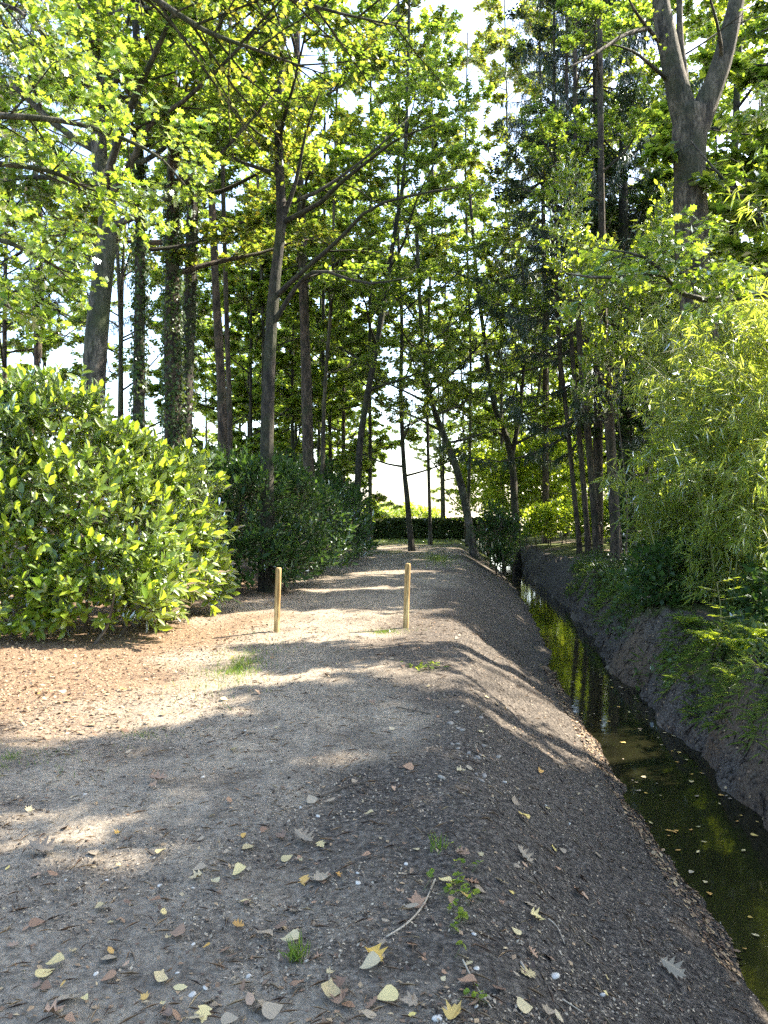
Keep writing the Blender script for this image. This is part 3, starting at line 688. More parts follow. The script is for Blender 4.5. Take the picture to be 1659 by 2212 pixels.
for q, (u, Y, lab) in enumerate(far):
    rg = np.random.default_rng(500 + q); x = (u - 829.5) / FPX * Y; left = u < 800; kind = (left, q % 2)
    if kind not in proto:
        h = rg.uniform(16, 21); pts = [up_(x, Y, 0), up_(x + rg.normal(0, .2), Y, h * .3), up_(x + rg.normal(0, .4), Y, h * .65), up_(x + rg.normal(0, .5), Y, h)]
        proto[kind] = tree('background_tree', lab, pts, .14, .04, 'bark_dark' if q % 2 else 'bark_pine', 'far' if left or q % 2 else 'lime', SIMPLE,
             19000 if left else 21000, .165, 600 + q, limbs=16, z_lo=.30 if left else .08, L=4.8, group='trees in the background wood', sides=8, dens=.6, gap=.1, sunfilter=False)
    else:
        o = copy_thing(proto[kind]); o['label'] = lab; o.location = (x, Y, gz(x, Y) - .12); o.rotation_euler = (0, 0, rg.uniform(0, 6.28)); k_ = rg.uniform(.85, 1.1); o.scale = (k_, k_, k_)

# the dense low crowns that close the view behind them
dense = {}
wood = [(-60, 44), (440, 60), (515, 52), (585, 52), (640, 44), (690, 50), (725, 46), (745, 56), (1120, 60), (1110, 50), (1150, 56), (1200, 52), (1270, 50), (1300, 58), (1370, 50), (1440, 54), (1510, 46), (1590, 56), (1680, 50)]
where = ['at the far left edge', 'right of the close pair of trunks', 'behind the reddish brown trunk', 'behind the forked dark trunk', 'between the forked and the pale brown trunks',
         'behind the speckled pale stem', 'beside the leaning thin trunk', 'at the left rim of the bright gap', 'at the right rim of the bright gap', 'behind the low forked trunk', 'right of the low forked trunk', 'behind the leftmost bank pine', 'behind the middle bank pines', 'behind the third bank pine', 'behind the dark ivy covered trunk',
         'left of the massive fork', 'behind the massive forked trunk', 'right of the massive fork', 'at the far right edge']
for q, ((u, Y), wh) in enumerate(zip(wood, where)):
    rg = np.random.default_rng(900 + q); x = (u - 829.5) / FPX * Y; left = u < 820; kind = (left, q % 2); lab = 'dense leafy far tree ' + wh
    if kind not in dense:
        h = rg.uniform(14, 17)
        dense[kind] = tree('woodland_tree', lab, [up_(x, Y, 0), up_(x + .2, Y, h * .5), up_(x, Y, h)], .13, .04, 'bark_dark', 'far' if (left or q % 2) else 'lime', SIMPLE, 19000, .25, 930 + q, limbs=20, z_lo=.06, L=4.4,
                           group='dense far trees closing the wood', sides=6, dens=.5, gap=.0, sunfilter=False, elev=.1)
    else:
        o = copy_thing(dense[kind]); o['label'] = lab; o.location = (x, Y, gz(x, Y) - .12); o.rotation_euler = (0, 0, rg.uniform(0, 6.28)); k_ = rg.uniform(.85, 1.15); o.scale = (k_, k_, k_ * rg.uniform(.9, 1.2))
for q, (u, Y, k_, wh) in enumerate(((470, 33, .85, 'behind the reddish brown trunk'), (545, 29, .75, 'between the forked trunk and the reddish one'), (640, 31, .85, 'behind the pale brown trunk'), (720, 36, .95, 'left of the leaning thin trunk'),
                                    (1400, 30, .95, 'right of the dark ivy covered trunk'), (1480, 27, .75, 'at the foot of the massive fork'))):
    if not wh: continue
    rg = np.random.default_rng(1900 + q); x = (u - 829.5) / FPX * Y
    o = copy_thing(dense[(True, q % 2)]); o['label'] = 'leafy understory tree ' + wh; o['group'] = 'understory trees'; o.location = (x, Y, gz(x, Y) - .12); o.rotation_euler = (0, 0, rg.uniform(0, 6.28)); o.scale = (k_, k_, k_)
# crowns filling the middle of the canopy, copies of two trees
canopy = [(250, 25, 20), (560, 28, 22), (700, 30, 20), (800, 33, 21), (930, 36, 21), (1010, 40, 22), (960, 46, 20), (1190, 40, 22), (-120, 20, 17), (1290, 34, 25), (1400, 33, 26), (1545, 32, 25), (1650, 30, 23), (1090, 44, 26)]
cw = ['behind the ivy clad trunk', 'behind the forked dark trunk', 'right of the speckled stem', 'behind the leaning thin trunk', 'behind the young path tree', 'above the leaning mossy trunk', 'high over the bright gap', 'beside the tall spruce', 'at the left frame edge', 'behind the tall spruce', 'between the spruce and the massive fork', 'behind the arms of the massive fork', 'at the right frame edge', 'in the sky gap left of the spruce']
cproto = None
for q, ((u, Y, h), wh) in enumerate(zip(canopy, cw)):
    rg = np.random.default_rng(960 + q); x = (u - 829.5) / FPX * Y; lab = 'slender high crowned tree ' + wh
    if q < 2:
        o = tree('slender_tree', lab, [up_(x, Y, 0), up_(x + .15, Y, h * .35), up_(x - .1, Y, h * .7), up_(x, Y, h)], .085, .03, 'bark_grey', ('far', 'oak')[q], SIMPLE, 26000, .145, 970 + q, limbs=18, z_lo=.32, L=4.0,
                      group='slender trees of the canopy', sides=8, dens=.7, gap=.1, sunfilter=False)
        cproto = (cproto or []) + [o]
    else:
        o = copy_thing(cproto[q % 2]); o['label'] = lab; o.location = (x, Y, gz(x, Y) - .12); o.rotation_euler = (0, 0, rg.uniform(0, 6.28)); k_ = h / 19; o.scale = (k_, k_, k_ * 1.05)

# ---- unseen trees added outside the frame: their carved crowns shade the near path
for (x, y, h, n, sd_, lab) in ((8.8, 9.5, 13, 15000, 51, 'broad shade tree right of the bamboo beyond the view'), (12, 12.0, 17, 18000, 52, 'second broad shade tree right of the bamboo beyond the view'),
                          (9.5, 5.0, 13, 12000, 53, 'broad shade tree right of the near path beyond the view'), (14, 7, 17, 8000, 54, 'unseen shade tree standing behind the near shade tree'),
                          (17.5, 16.5, 20, 16000, 55, 'tall shade tree farther right beyond the view'), (10.8, 17.6, 13, 13000, 60, 'shade tree right of the bamboo thicket beyond the view'), (13, 21, 17, 17000, 56, 'tall shade tree right of the massive fork beyond the view'), (17, 25, 19, 11000, 58, 'tall shade tree far right beyond the view'), (6.5, 1.0, 10, 9000, 57, 'small unseen shade tree beside the viewer')):
    tree('added_shade_tree', lab, [up_(x, y, 0), up_(x + .1, y, h * .4), up_(x - .2, y + .1, h * .7), up_(x, y, h)], .24, .06, 'bark_grey', 'beech', SIMPLE, n, .25, sd_,
         limbs=17, z_lo=.22, L=5.6, group='added shade trees beside the path', sides=8, dens=.8, gap=.0)
print('trees done')

# ------------------------------------------------------------------ sprays of large leaves hanging into view
def leaf_parts(root, tpl, mat, P, Mt, S, name='leaf', n=300, score=None):
    """the leaves that show largest become parts of their own, the rest one mesh"""
    if score is None: score = S / np.linalg.norm(P - np.array([0, 0, CAM_H]), axis=1)
    o = np.argsort(-score); near, rest = o[:n], o[n:]
    me = mesh(name, tpl[0], tpl[1], mat, False); b = np.array(root.location)
    for i in near:
        ob = bpy.data.objects.new(name, me); COL.objects.link(ob); ob.parent = root
        Mx = Matrix.Identity(4)
        for a in range(3):
            for c_ in range(3): Mx[a][c_] = Mt[i, a, c_] * S[i]
            Mx[a][3] = P[i, a] - b[a]
        ob.matrix_local = Mx
    if len(rest):
        V, F = stamp(tpl, P[rest], Mt[rest], S[rest]); obj('foliage', V, F, mat, root, False, kind='stuff')

def hanging_tree(label, trunk, r0, boughs, n, size, tpl, mat, seed, bark='bark_grey', parts=300, tilt=.5, group=None, name='oak_tree', sub=.42, vis=None):
    rng = np.random.default_rng(seed)
    tr = [np.array(a, float) for a in trunk]; tr[0][2] = gz(tr[0][0], tr[0][1]) - .1
    root = empty(name, tuple(tr[0]), label, 'tree', group)
    V, F = tube(spline(tr, 20), np.linspace(r0, r0 * .3, 20), 12, .08, seed); obj('trunk', V, F, M[bark], root, True)
    TAs, TBs = [], []
    for Q in boughs:
        l = float(np.sum(np.linalg.norm(np.diff(np.array(Q), axis=0), axis=1)))
        Qs = spline(Q, 14); acc = Acc(); acc.add(*tube(Qs, np.linspace(.012 + .008 * l, .008, 14), 7))
        A, B, RA, RB, TA, TB = grow(Qs, l, rng, 1.0, sub, .02, .35, (.15, .35), thin=seed == 62)
        acc.add(*prisms(A, B, RA * .6, RB * .6)); acc.add(*prisms(TA, TB, .004, .002)); V, F = acc.get()
        obj('branch', V, F, M[bark], root, True); TAs.append(TA); TBs.append(TB)
    P, Mt, S = leaves_on(np.concatenate(TAs), np.concatenate(TBs), n, rng, tpl, size, .05, tilt, .25, False)
    kp = rng.random(len(P)) > open_to_sun(P, seed != 63) * .75; P, Mt, S = P[kp], Mt[kp], S[kp]
    sc = S / np.linalg.norm(P - np.array([0, 0, CAM_H]), axis=1)
    u = 829.5 + P[:, 0] / P[:, 1] * FPX; v = 1106 - (P[:, 2] - CAM_H) / P[:, 1] * FPX
    inside = (u > 0) & (u < 1659) & (v > 0) & (v < 2212)
    leaf_parts(root, tpl, M[mat], P, Mt, S, n=parts, score=sc + inside * 10)
    return root
hanging_tree('sunlit oak boughs with big lobed leaves reaching in from the left', [up_(-6.6, 7.6, 0), up_(-6.5, 7.7, 3), up_(-6.6, 7.8, 6), up_(-6.5, 7.8, 11)], .2,
             [[up_(-6.5, 7.7, 3.7), at(-250, 260, 8.0), at(0, 250, 8.2), at(180, 270, 8.4), at(330, 330, 8.6), at(400, 400, 8.7)],
              [up_(-6.5, 7.7, 3.4), at(-200, 380, 8.3), at(60, 360, 8.6), at(200, 410, 9), at(310, 450, 9.1)],
              [up_(-6.5, 7.7, 3.1), at(-200, 500, 8), at(0, 520, 8), at(90, 560, 8.1), at(150, 590, 8.2)],
              [up_(-6.5, 7.7, 2.8), at(-180, 640, 8), at(-40, 640, 8), at(50, 680, 8)],
              [up_(-6.5, 7.7, 5.0), at(-200, 0, 8.6), at(0, 10, 8.6), at(60, 40, 8.6), at(110, 90, 8.6)]], 2500, .105, OAKLIKE, 'oakgreen', 61, sub=.3)
hanging_tree('yellow green oak boughs hanging above the bank pines', [up_(9.8, 13.2, 0), up_(9.7, 13.2, 4), up_(9.6, 13.3, 8), up_(9.6, 13.3, 13)], .17,
             [[up_(9.7, 13.2, 4.2), at(1750, 600, 11.5), at(1560, 600, 10.9), at(1420, 590, 10.6), at(1300, 600, 10.4), at(1220, 590, 10.3)],
              [up_(9.7, 13.2, 4.8), at(1700, 640, 11.6), at(1500, 645, 11), at(1400, 560, 10.7), at(1290, 535, 10.6)],
              [up_(9.7, 13.2, 6.5), at(1800, 250, 12), at(1700, 240, 12), at(1640, 250, 12)], [up_(9.7, 13.2, 7.5), at(1800, 60, 12), at(1700, 50, 12), at(1640, 70, 12)],
              [up_(9.7, 13.2, 5.5), at(1780, 400, 12), at(1730, 380, 12), at(1690, 350, 12)]], 2300, .115, OAKLIKE, 'oakgreen', 62, sub=.22)
hanging_tree('reddish yellow oak boughs crossing the top of the view', [up_(-9.0, 10.5, 0), up_(-8.9, 10.5, 4), up_(-8.7, 10.4, 8), up_(-8.5, 10.4, 14)], .2,
             [[up_(-8.7, 10.4, 7), at(-100, -60, 11), at(250, -40, 11), at(430, 60, 11.2), at(560, 110, 11.4), at(700, 160, 11.5)],
              [up_(-8.7, 10.4, 7.6), at(0, -140, 11), at(300, -110, 11), at(520, -40, 11), at(700, 20, 11), at(880, 60, 11.2)]], 1700, .10, OAKLIKE, 'oak', 63, parts=120)

# ------------------------------------------------------------------ shrubs
def shrub(name, label, blobs, nshoot, tpl, mat, size, seed, per=9, shoot=.26, stems=14, stem_h=1.2, parts=0, group=None, cat='shrub', low_gap=True, depth=.32, up=.55, rest_skip=None, sunf=False):
    """blobs: (cx, cy, cz, rx, ry, rz) lumps whose surface carries the leafy shoots"""
    rng = np.random.default_rng(seed); B = np.array(blobs, float)
    cx, cy = B[:, 0].mean(), B[:, 1].mean(); base = np.array([cx, cy, gz(cx, cy)])
    root = empty(name, tuple(base), label, cat, group)
    area = (B[:, 3] * B[:, 5] + B[:, 3] * B[:, 4]); k = rng.choice(len(B), nshoot, p=area / area.sum())
    d = norm(rng.normal(0, 1, (nshoot, 3))); d[:, 2] = np.where(d[:, 2] < -.55, -d[:, 2], d[:, 2])
    lump = 1 + .16 * fbm(d[:, 0] * 2.2 + k * 3, d[:, 1] * 2.2, d[:, 2] * 2.2, 3, seed)
    rad = (1 - depth * rng.random(nshoot) ** 1.6) * lump
    P = B[k, :3] + d * B[k, 3:] * rad[:, None]
    ins = np.zeros(nshoot, bool)
    for m_ in range(len(B)):
        q = (P - B[m_, :3]) / B[m_, 3:]; ins |= (np.sum(q * q, 1) < .45) & (k != m_)
    g = ground(P[:, 0], P[:, 1], False); ok = ~ins & (P[:, 2] > g + .05)
    if low_gap:      # bare dark hollows near the ground where the stems show
        lowz = P[:, 2] - g; hol = vnoise(P[:, 0] * 1.3, P[:, 1] * 1.3, seed=seed + 4) > .12
        ok &= ~((lowz < .45) & hol & (rng.random(nshoot) < .8))
    P, d, k = P[ok], d[ok], k[ok]; nS = len(P)
    D = norm(d / B[k, 3:] * B[k, 3:].mean() * .8 + [0, 0, up] + rng.normal(0, .28, (nS, 3)))
    st = shoot * rng.uniform(.7, 1.3, nS)
    A0 = P - D * (st * .9)[:, None]; A1 = P + D * (st * .45)[:, None]
    sh = slice(None) if parts else slice(0, None, 3); acc = Acc(); acc.add(*prisms(A0[sh], A1[sh], .005, .002))
    V, F = acc.get(); obj('twigs', V, F, M['stem'], root, False, kind='stuff')
    side = norm(np.cross(D, rng.normal(0, 1, (nS, 3)))); s2 = np.cross(D, side)
    LP, LD, LN = [], [], []
    for q in range(per):
        f = (q + .5) / per; ang = q * 2.4 + rng.uniform(-.3, .3, nS)
        rdir = np.cos(ang)[:, None] * side + np.sin(ang)[:, None] * s2
        dd = norm(rdir * (1.05 - .55 * f) + D * (.35 + .7 * f) + rng.normal(0, .18, (nS, 3)) + [0, 0, .05])
        LP.append(A0 + (A1 - A0) * f); LD.append(dd); LN.append(norm(D * .75 - rdir * .3 + [0, 0, .35] + SUN * .55 + rng.normal(0, .38, (nS, 3))))
    LP = np.concatenate(LP); LD = np.concatenate(LD); LN = np.concatenate(LN); S = size * rng.uniform(.55, 1.25, len(LP))
    Mt = frames(LD, LN)
    if sunf:
        kp = rng.random(len(LP)) > open_to_sun(LP); LP, Mt, S = LP[kp], Mt[kp], S[kp]
    if parts:
        sc = S / np.linalg.norm(LP - np.array([0, 0, CAM_H]), axis=1)
        u = 829.5 + LP[:, 0] / LP[:, 1] * FPX; facing = np.abs(Mt[:, 1, 2])
        leaf_parts(root, tpl, M[mat], LP, Mt, S, n=parts, score=sc * (.4 + facing) + (u > 5) * 10)
    else:
        V, F = stamp(tpl, LP, Mt, S); obj('foliage', V, F, M[mat], root, False, kind='stuff')
    for s in range(stems):
        b_ = B[rng.integers(0, len(B))]; a = rng.uniform(0, 2 * PI); x = b_[0] + .35 * b_[3] * math.cos(a); y = b_[1] + .45 * b_[4] * math.sin(a) - .1
        top = np.array([b_[0] + .8 * b_[3] * math.cos(a), b_[1] + .8 * b_[4] * math.sin(a), b_[2] + .5 * b_[5]])
        Q = spline([[x, y, gz(x, y) - .05], [x + .1 * math.cos(a) + rng.normal(0, .08), y + rng.normal(0, .08), .35 * top[2]], top], 8)
        V, F = tube(Q, np.linspace(.028, .01, 8), 6, .1, seed + s); obj('stem', V, F, M['twig'], root, True)
    return root

shrub('cherry_laurel', 'huge sunlit cherry laurel with big glossy leaves at the left', [(-4.3, 10.6, 1.1, 1.6, 1.6, 1.25), (-4.9, 11.0, 2.1, 1.3, 1.2, 1.35), (-3.7, 11.5, 1.25, 1.05, 1.3, 1.35), (-5.6, 10.6, 1.6, 1.5, 1.5, 1.5),
      (-4.2, 11.6, 1.9, 1.2, 1.2, .95), (-3.3, 12.2, 1.25, .85, 1.0, 1.3), (-5.0, 9.6, .8, 1.3, .8, .95), (-3.8, 9.9, .6, 1.2, .8, .75), (-3.2, 11.3, .7, .75, .9, .85), (-4.9, 9.3, .4, 1.3, .6, .5), (-3.7, 9.5, .35, 1.1, .6, .45), (-3.15, 10.8, .4, .6, .6, .5), (-3.0, 12.2, .45, .6, .7, .6), (-5.6, 11.2, 2.5, 1.0, 1.0, .95)], 5400, LAUREL, 'laurel', .165, 81, per=8, shoot=.2, parts=300, stems=16, up=.2)
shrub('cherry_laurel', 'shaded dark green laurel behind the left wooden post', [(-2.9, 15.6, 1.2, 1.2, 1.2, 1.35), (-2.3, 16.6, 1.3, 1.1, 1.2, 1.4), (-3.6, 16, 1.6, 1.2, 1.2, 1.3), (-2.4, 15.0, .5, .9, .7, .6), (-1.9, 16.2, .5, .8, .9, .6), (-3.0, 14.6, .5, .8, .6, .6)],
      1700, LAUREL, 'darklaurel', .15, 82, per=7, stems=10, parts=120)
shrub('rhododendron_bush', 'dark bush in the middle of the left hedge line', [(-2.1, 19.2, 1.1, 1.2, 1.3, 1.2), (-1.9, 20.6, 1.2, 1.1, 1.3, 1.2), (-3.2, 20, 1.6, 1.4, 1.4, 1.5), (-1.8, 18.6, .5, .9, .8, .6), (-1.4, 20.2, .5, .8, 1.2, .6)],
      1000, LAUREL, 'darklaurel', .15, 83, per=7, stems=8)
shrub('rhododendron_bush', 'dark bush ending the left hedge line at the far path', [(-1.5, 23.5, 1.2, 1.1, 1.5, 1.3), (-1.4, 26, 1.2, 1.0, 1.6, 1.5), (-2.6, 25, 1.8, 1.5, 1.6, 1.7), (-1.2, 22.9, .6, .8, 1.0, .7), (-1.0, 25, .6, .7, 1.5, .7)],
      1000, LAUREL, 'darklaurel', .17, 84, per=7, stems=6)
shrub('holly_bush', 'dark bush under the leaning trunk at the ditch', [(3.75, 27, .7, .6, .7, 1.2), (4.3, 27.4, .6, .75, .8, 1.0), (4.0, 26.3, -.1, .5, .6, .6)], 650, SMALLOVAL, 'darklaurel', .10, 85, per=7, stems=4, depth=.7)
shrub('tall_laurel', 'tall laurel with upright bright shoots beside the bank pines', [(4.75, 19.8, 8.7, .55, .6, 2.1), (5.5, 20.2, 7.2, .9, .9, 1.5), (6.6, 20.6, 6.6, 1.3, 1.2, 1.6), (8.0, 20.6, 8.2, 1.2, 1.2, 2.0), (6.8, 21, 5, 1.5, 1.2, 1.6), (8.2, 20.6, 5.2, 1.3, 1.2, 2)],
      1700, LAUREL, 'laurel', .17, 86, per=8, stems=10, low_gap=False, up=.9, shoot=.34)
for q, (x, y, h, lab) in enumerate(((5.9, 38, 5.2, 'bright backlit bush left of the bank pines'), (7.6, 37, 6.6, 'taller bright backlit bush behind the bank pines'), (9.6, 39, 6.0, 'bright bush in the gap between pine stems'),
                               (4.9, 43, 5.4, 'bright young tree crown right of the leaning trunk'), (12.0, 36, 4.2, 'bright bush behind the dark trunk'), (8.6, 31, 2.0, 'low bright bush at the feet of the bank pines'), (6.9, 33.5, 2.0, 'low bright bush along the far ditch bank'), (11.2, 30, 2.4, 'low bush in the shade right of the bank pines'))):
    shrub('hazel_bush', lab, [(x, y, h * .45, 1.2, 1.2, h * .5), (x + .8, y + .4, h * .55, 1.1, 1.1, h * .5)], int(350 + 110 * h), SMALLOVAL, 'lime', .17, 90 + q, per=6, stems=5, group='bright bushes at the far ditch', depth=.7)
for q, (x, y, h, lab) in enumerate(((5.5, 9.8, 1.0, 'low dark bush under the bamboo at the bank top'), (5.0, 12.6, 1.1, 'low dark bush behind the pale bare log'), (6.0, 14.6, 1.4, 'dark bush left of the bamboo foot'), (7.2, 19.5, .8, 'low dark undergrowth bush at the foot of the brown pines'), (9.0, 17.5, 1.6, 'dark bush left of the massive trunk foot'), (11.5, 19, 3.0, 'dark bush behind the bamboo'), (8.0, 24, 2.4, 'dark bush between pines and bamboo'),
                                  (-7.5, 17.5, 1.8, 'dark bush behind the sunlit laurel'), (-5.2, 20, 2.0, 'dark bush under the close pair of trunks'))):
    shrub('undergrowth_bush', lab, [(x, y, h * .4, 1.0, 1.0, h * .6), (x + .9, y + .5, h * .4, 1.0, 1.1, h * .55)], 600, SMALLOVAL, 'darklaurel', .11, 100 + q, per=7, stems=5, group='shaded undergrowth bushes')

# clipped hedge at the end of the path
rng = np.random.default_rng(120)
hr = empty('clipped_hedge', (1.5, 44.5, 0), 'low clipped hedge closing the end of the path', 'hedge')
n = 20000; hx = rng.uniform(-8, 7.5, n); face = rng.random(n) < .62
hy = np.where(face, 44 + rng.random(n) ** 2 * .25, rng.uniform(44, 45.2, n)); hz = np.where(face, rng.uniform(.02, 1.12, n), 1.12 + rng.normal(0, .03, n))
hz += .06 * fbm(hx * 1.1, hy * 0, octaves=3, seed=3); hy += .10 * vnoise(hx * 1.1, hz * 1.5, seed=8)
P = np.stack([hx, hy, hz], -1)
D = norm(rng.normal(0, 1, (n, 3)) + [0, -.4, .3]); Nn = norm(rng.normal(0, .6, (n, 3)) + np.where(face[:, None], [[0, -1., .5]], [[0, 0, 1.]]))
V, F = stamp(SMALLOVAL, P, frames(D, Nn), rng.uniform(.07, .13, n)); obj('foliage', V, F, M['hedge'], hr, False, kind='stuff')
n = 7000; P = np.stack([rng.uniform(-8, 7.5, n), rng.uniform(44.15, 45.0, n), rng.uniform(.05, 1.05, n)], -1)
V, F = stamp(T_simple(.5), P, frames(rng.normal(0, 1, (n, 3)), rng.normal(0, 1, (n, 3)) * [1, 2.5, 1]), rng.uniform(.14, .24, n)); obj('inner_foliage', V, F, M['hedge'], hr, False, kind='stuff')
bx = [(-8, 44.3, 0), (7.5, 44.3, 0), (7.5, 45.0, 0), (-8, 45.0, 0)]; V = np.array(bx + [(a, b, 1.02) for a, b, _ in bx], float)
acc = Acc(); k = 60; sx = np.linspace(-7.9, 7.4, k); acc.add(*prisms(np.stack([sx, sx * 0 + 44.6, sx * 0 - .05], -1), np.stack([sx, sx * 0 + 44.6, sx * 0 + .9], -1), .03, .015))
V, F = acc.get(); obj('stems', V, F, M['twig'], hr, False, kind='stuff')
# pale far bushes beyond the hedge
for q, (x, y, s_, lab) in enumerate(((2.5, 75, 1.0, 'faint pale bush poking above the hedge in the bright gap'), (-.5, 90, 1.1, 'faint pale bush above the hedge at the left of the gap'))):
    shrub('distant_bush', lab, [(x, y, 1.2 * s_, 1.6 * s_, 1.2, 1.2 * s_), (x + 2, y, .9 * s_, 1.6, 1.2, 1.1 * s_)], 350, SMALLOVAL, 'lime', .25, 130 + q, per=6, stems=4, depth=.9, group='pale bushes beyond the hedge')

# ------------------------------------------------------------------ bamboo thicket
rng = np.random.default_rng(140)
br = empty('bamboo_clump', (5.9, 11.5, gz(5.9, 11.5)), 'arching bamboo clump with narrow bright leaves on the right bank', 'bamboo')
fanP, fanD = [], []
for q in range(92):
    x0, y0 = 5.9 + rng.normal(0, .65), 11.3 + rng.normal(0, 1.3); h = rng.uniform(2.2, 6.6)
    if q >= 64: x0, y0, h = 7.1 + rng.normal(0, .5), 13.6 + rng.normal(0, .6), rng.uniform(6.0, 8.2)
    if q >= 84: x0, y0, h = 5.7 + rng.normal(0, .3), 8.9 + rng.normal(0, .4), rng.uniform(4.0, 5.6)
    a = rng.uniform(PI * .55, PI * 1.75) if q % 3 else rng.uniform(0, 2 * PI)
    reach = h * rng.uniform(.16, .42)
    s = np.linspace(0, 1, 10)
    for _ in range(8):
        Q = np.stack([x0 + math.cos(a) * reach * s ** 2.2, y0 + math.sin(a) * reach * s ** 2.2, h * (s - .16 * s ** 3.5)], -1)
        if (open_to_sun(Q[3:], True) > .5).sum() > 0: h *= .85; reach *= .85
    Q = np.stack([x0 + math.cos(a) * reach * s ** 2.2, y0 + math.sin(a) * reach * s ** 2.2, gz(x0, y0) - .05 + h * (s - .16 * s ** 3.5)], -1)
    V, F = tube(Q, np.linspace(.014, .004, 10), 6); obj('culm', V, F, M['culm'], br, True)
    m_ = int(h * 8); t_ = rng.uniform(.12, 1, m_); ii = np.minimum((t_ * 9).astype(int), 8); p = Q[ii] + (Q[ii + 1] - Q[ii]) * (t_ * 9 - ii)[:, None]
    okb = open_to_sun(p, True) < .5; p = p[okb]; m_ = len(p)
    if m_ == 0: continue
    b_ = rng.uniform(0, 2 * PI, m_); o_ = np.stack([np.cos(b_), np.sin(b_), rng.uniform(-.5, .5, m_)], -1)
    L_ = rng.uniform(.15, .75, m_)[:, None]
    e = p + o_ * L_ + [0, 0, -.12]
    fanP.append(e); fanD.append(o_)
    for g_ in range(2):
        pp = p + (e - p) * rng.uniform(.4, .9, (m_, 1)) + rng.normal(0, .09, (m_, 3)); fanP.append(pp); fanD.append(norm(o_ + rng.normal(0, .5, (m_, 3))))
    V, F = prisms(p, e, .004, .002); obj('branchlets', V, F, M['culm'], br, False, kind='stuff')
fanP = np.concatenate(fanP); fanD = np.concatenate(fanD); nf = len(fanP)
LP, LD = [], []
for q in range(6):
    LP.append(fanP + rng.normal(0, .03, (nf, 3))); LD.append(norm(fanD * .6 + rng.normal(0, .55, (nf, 3)) + [0, 0, -.45]))
LP = np.concatenate(LP); LD = np.concatenate(LD); n = len(LP)
keep = (LP[:, 2] > ground(LP[:, 0], LP[:, 1], False) + .1) & (LP[:, 0] > chan(LP[:, 1]) + .8 + .3 * np.sin(LP[:, 2] * 2.3)); LP, LD = LP[keep], LD[keep]; keep = rng.random(len(LP)) > open_to_sun(LP, True) * .97; LP, LD = LP[keep], LD[keep]; n = len(LP)
LN = norm(rng.normal(0, .55, (n, 3)) + [0, 0, 1.]); S = rng.uniform(.14, .27, n); Mt = frames(LD, LN)
u = 829.5 + LP[:, 0] / LP[:, 1] * FPX; sc = S / np.linalg.norm(LP - [0, 0, CAM_H], axis=1) + (u < 1655) * 10
leaf_parts(br, BLADE, M['bamboo'], LP, Mt, S, n=300, score=sc)
print('bamboo leaves', n)

# ------------------------------------------------------------------ posts
def post(loc, label, tilt):
    k = 20; th = np.linspace(0, 2 * PI, k, endpoint=False); rings = [(-.3, .039), (0.0, .039), (.25, .0385), (.5, .039), (.80, .039), (.835, .038), (.852, .032), (.857, .019)]
    V = []; 
    for z, r in rings:
        rr = np.full(k, r); rr[3] *= .93 if z < .84 else 1; rr[4] *= .985      # the long drying crack
        V.append(np.stack([np.cos(th) * rr, np.sin(th) * rr, np.full(k, z)], -1))
    V = np.concatenate(V); n = len(rings)
    i = np.arange(n - 1)[:, None] * k; j = np.arange(k)[None]
    F = np.stack([i + j, i + (j + 1) % k, i + k + (j + 1) % k, i + k + j], -1).reshape(-1, 4); cap = (np.arange(k) + (n - 1) * k)[None]
    o = obj('wooden_post', V, [F, cap], M['wood'], None, True, label=label, cat='post', group='round wooden posts across the path')
    o.location = loc; o.rotation_euler = (math.radians(.8), math.radians(tilt), math.radians(205)); return o
post((-1.425, 10.2, gz(-1.425, 10.2)), 'pale round wooden post in front of the dark laurel, left of the two', -2.2)
post((.29, 10.25, gz(.29, 10.25)), 'pale round wooden post near the ditch edge, right of the two', -2.6)
bpy.data.objects['wooden_post'].rotation_euler = (math.radians(.8), math.radians(-1.6), math.radians(160))
# ------------------------------------------------------------------ ground things
def onground(u, v, z0=0.0):
    """where the line of sight through (u, v) meets the ground"""
    d = np.array([(u - 829.5) / FPX, 1.0, -(v - 1106.0) / FPX])
    tt = 2.0 * 1.0012 ** np.arange(2800); p = d * tt[:, None] + [0, 0, CAM_H]
    k = int(np.argmax(p[:, 2] <= gsurf(p[:, 0], p[:, 1])))
    return p[k]

def gnormal(x, y):
    e = .06; a = gsurf(np.array([x + e, x - e, x, x]), np.array([y, y, y + e, y - e]))
    return norm(np.array([-(a[0] - a[1]) / (2 * e), -(a[2] - a[3]) / (2 * e), 1.0]))

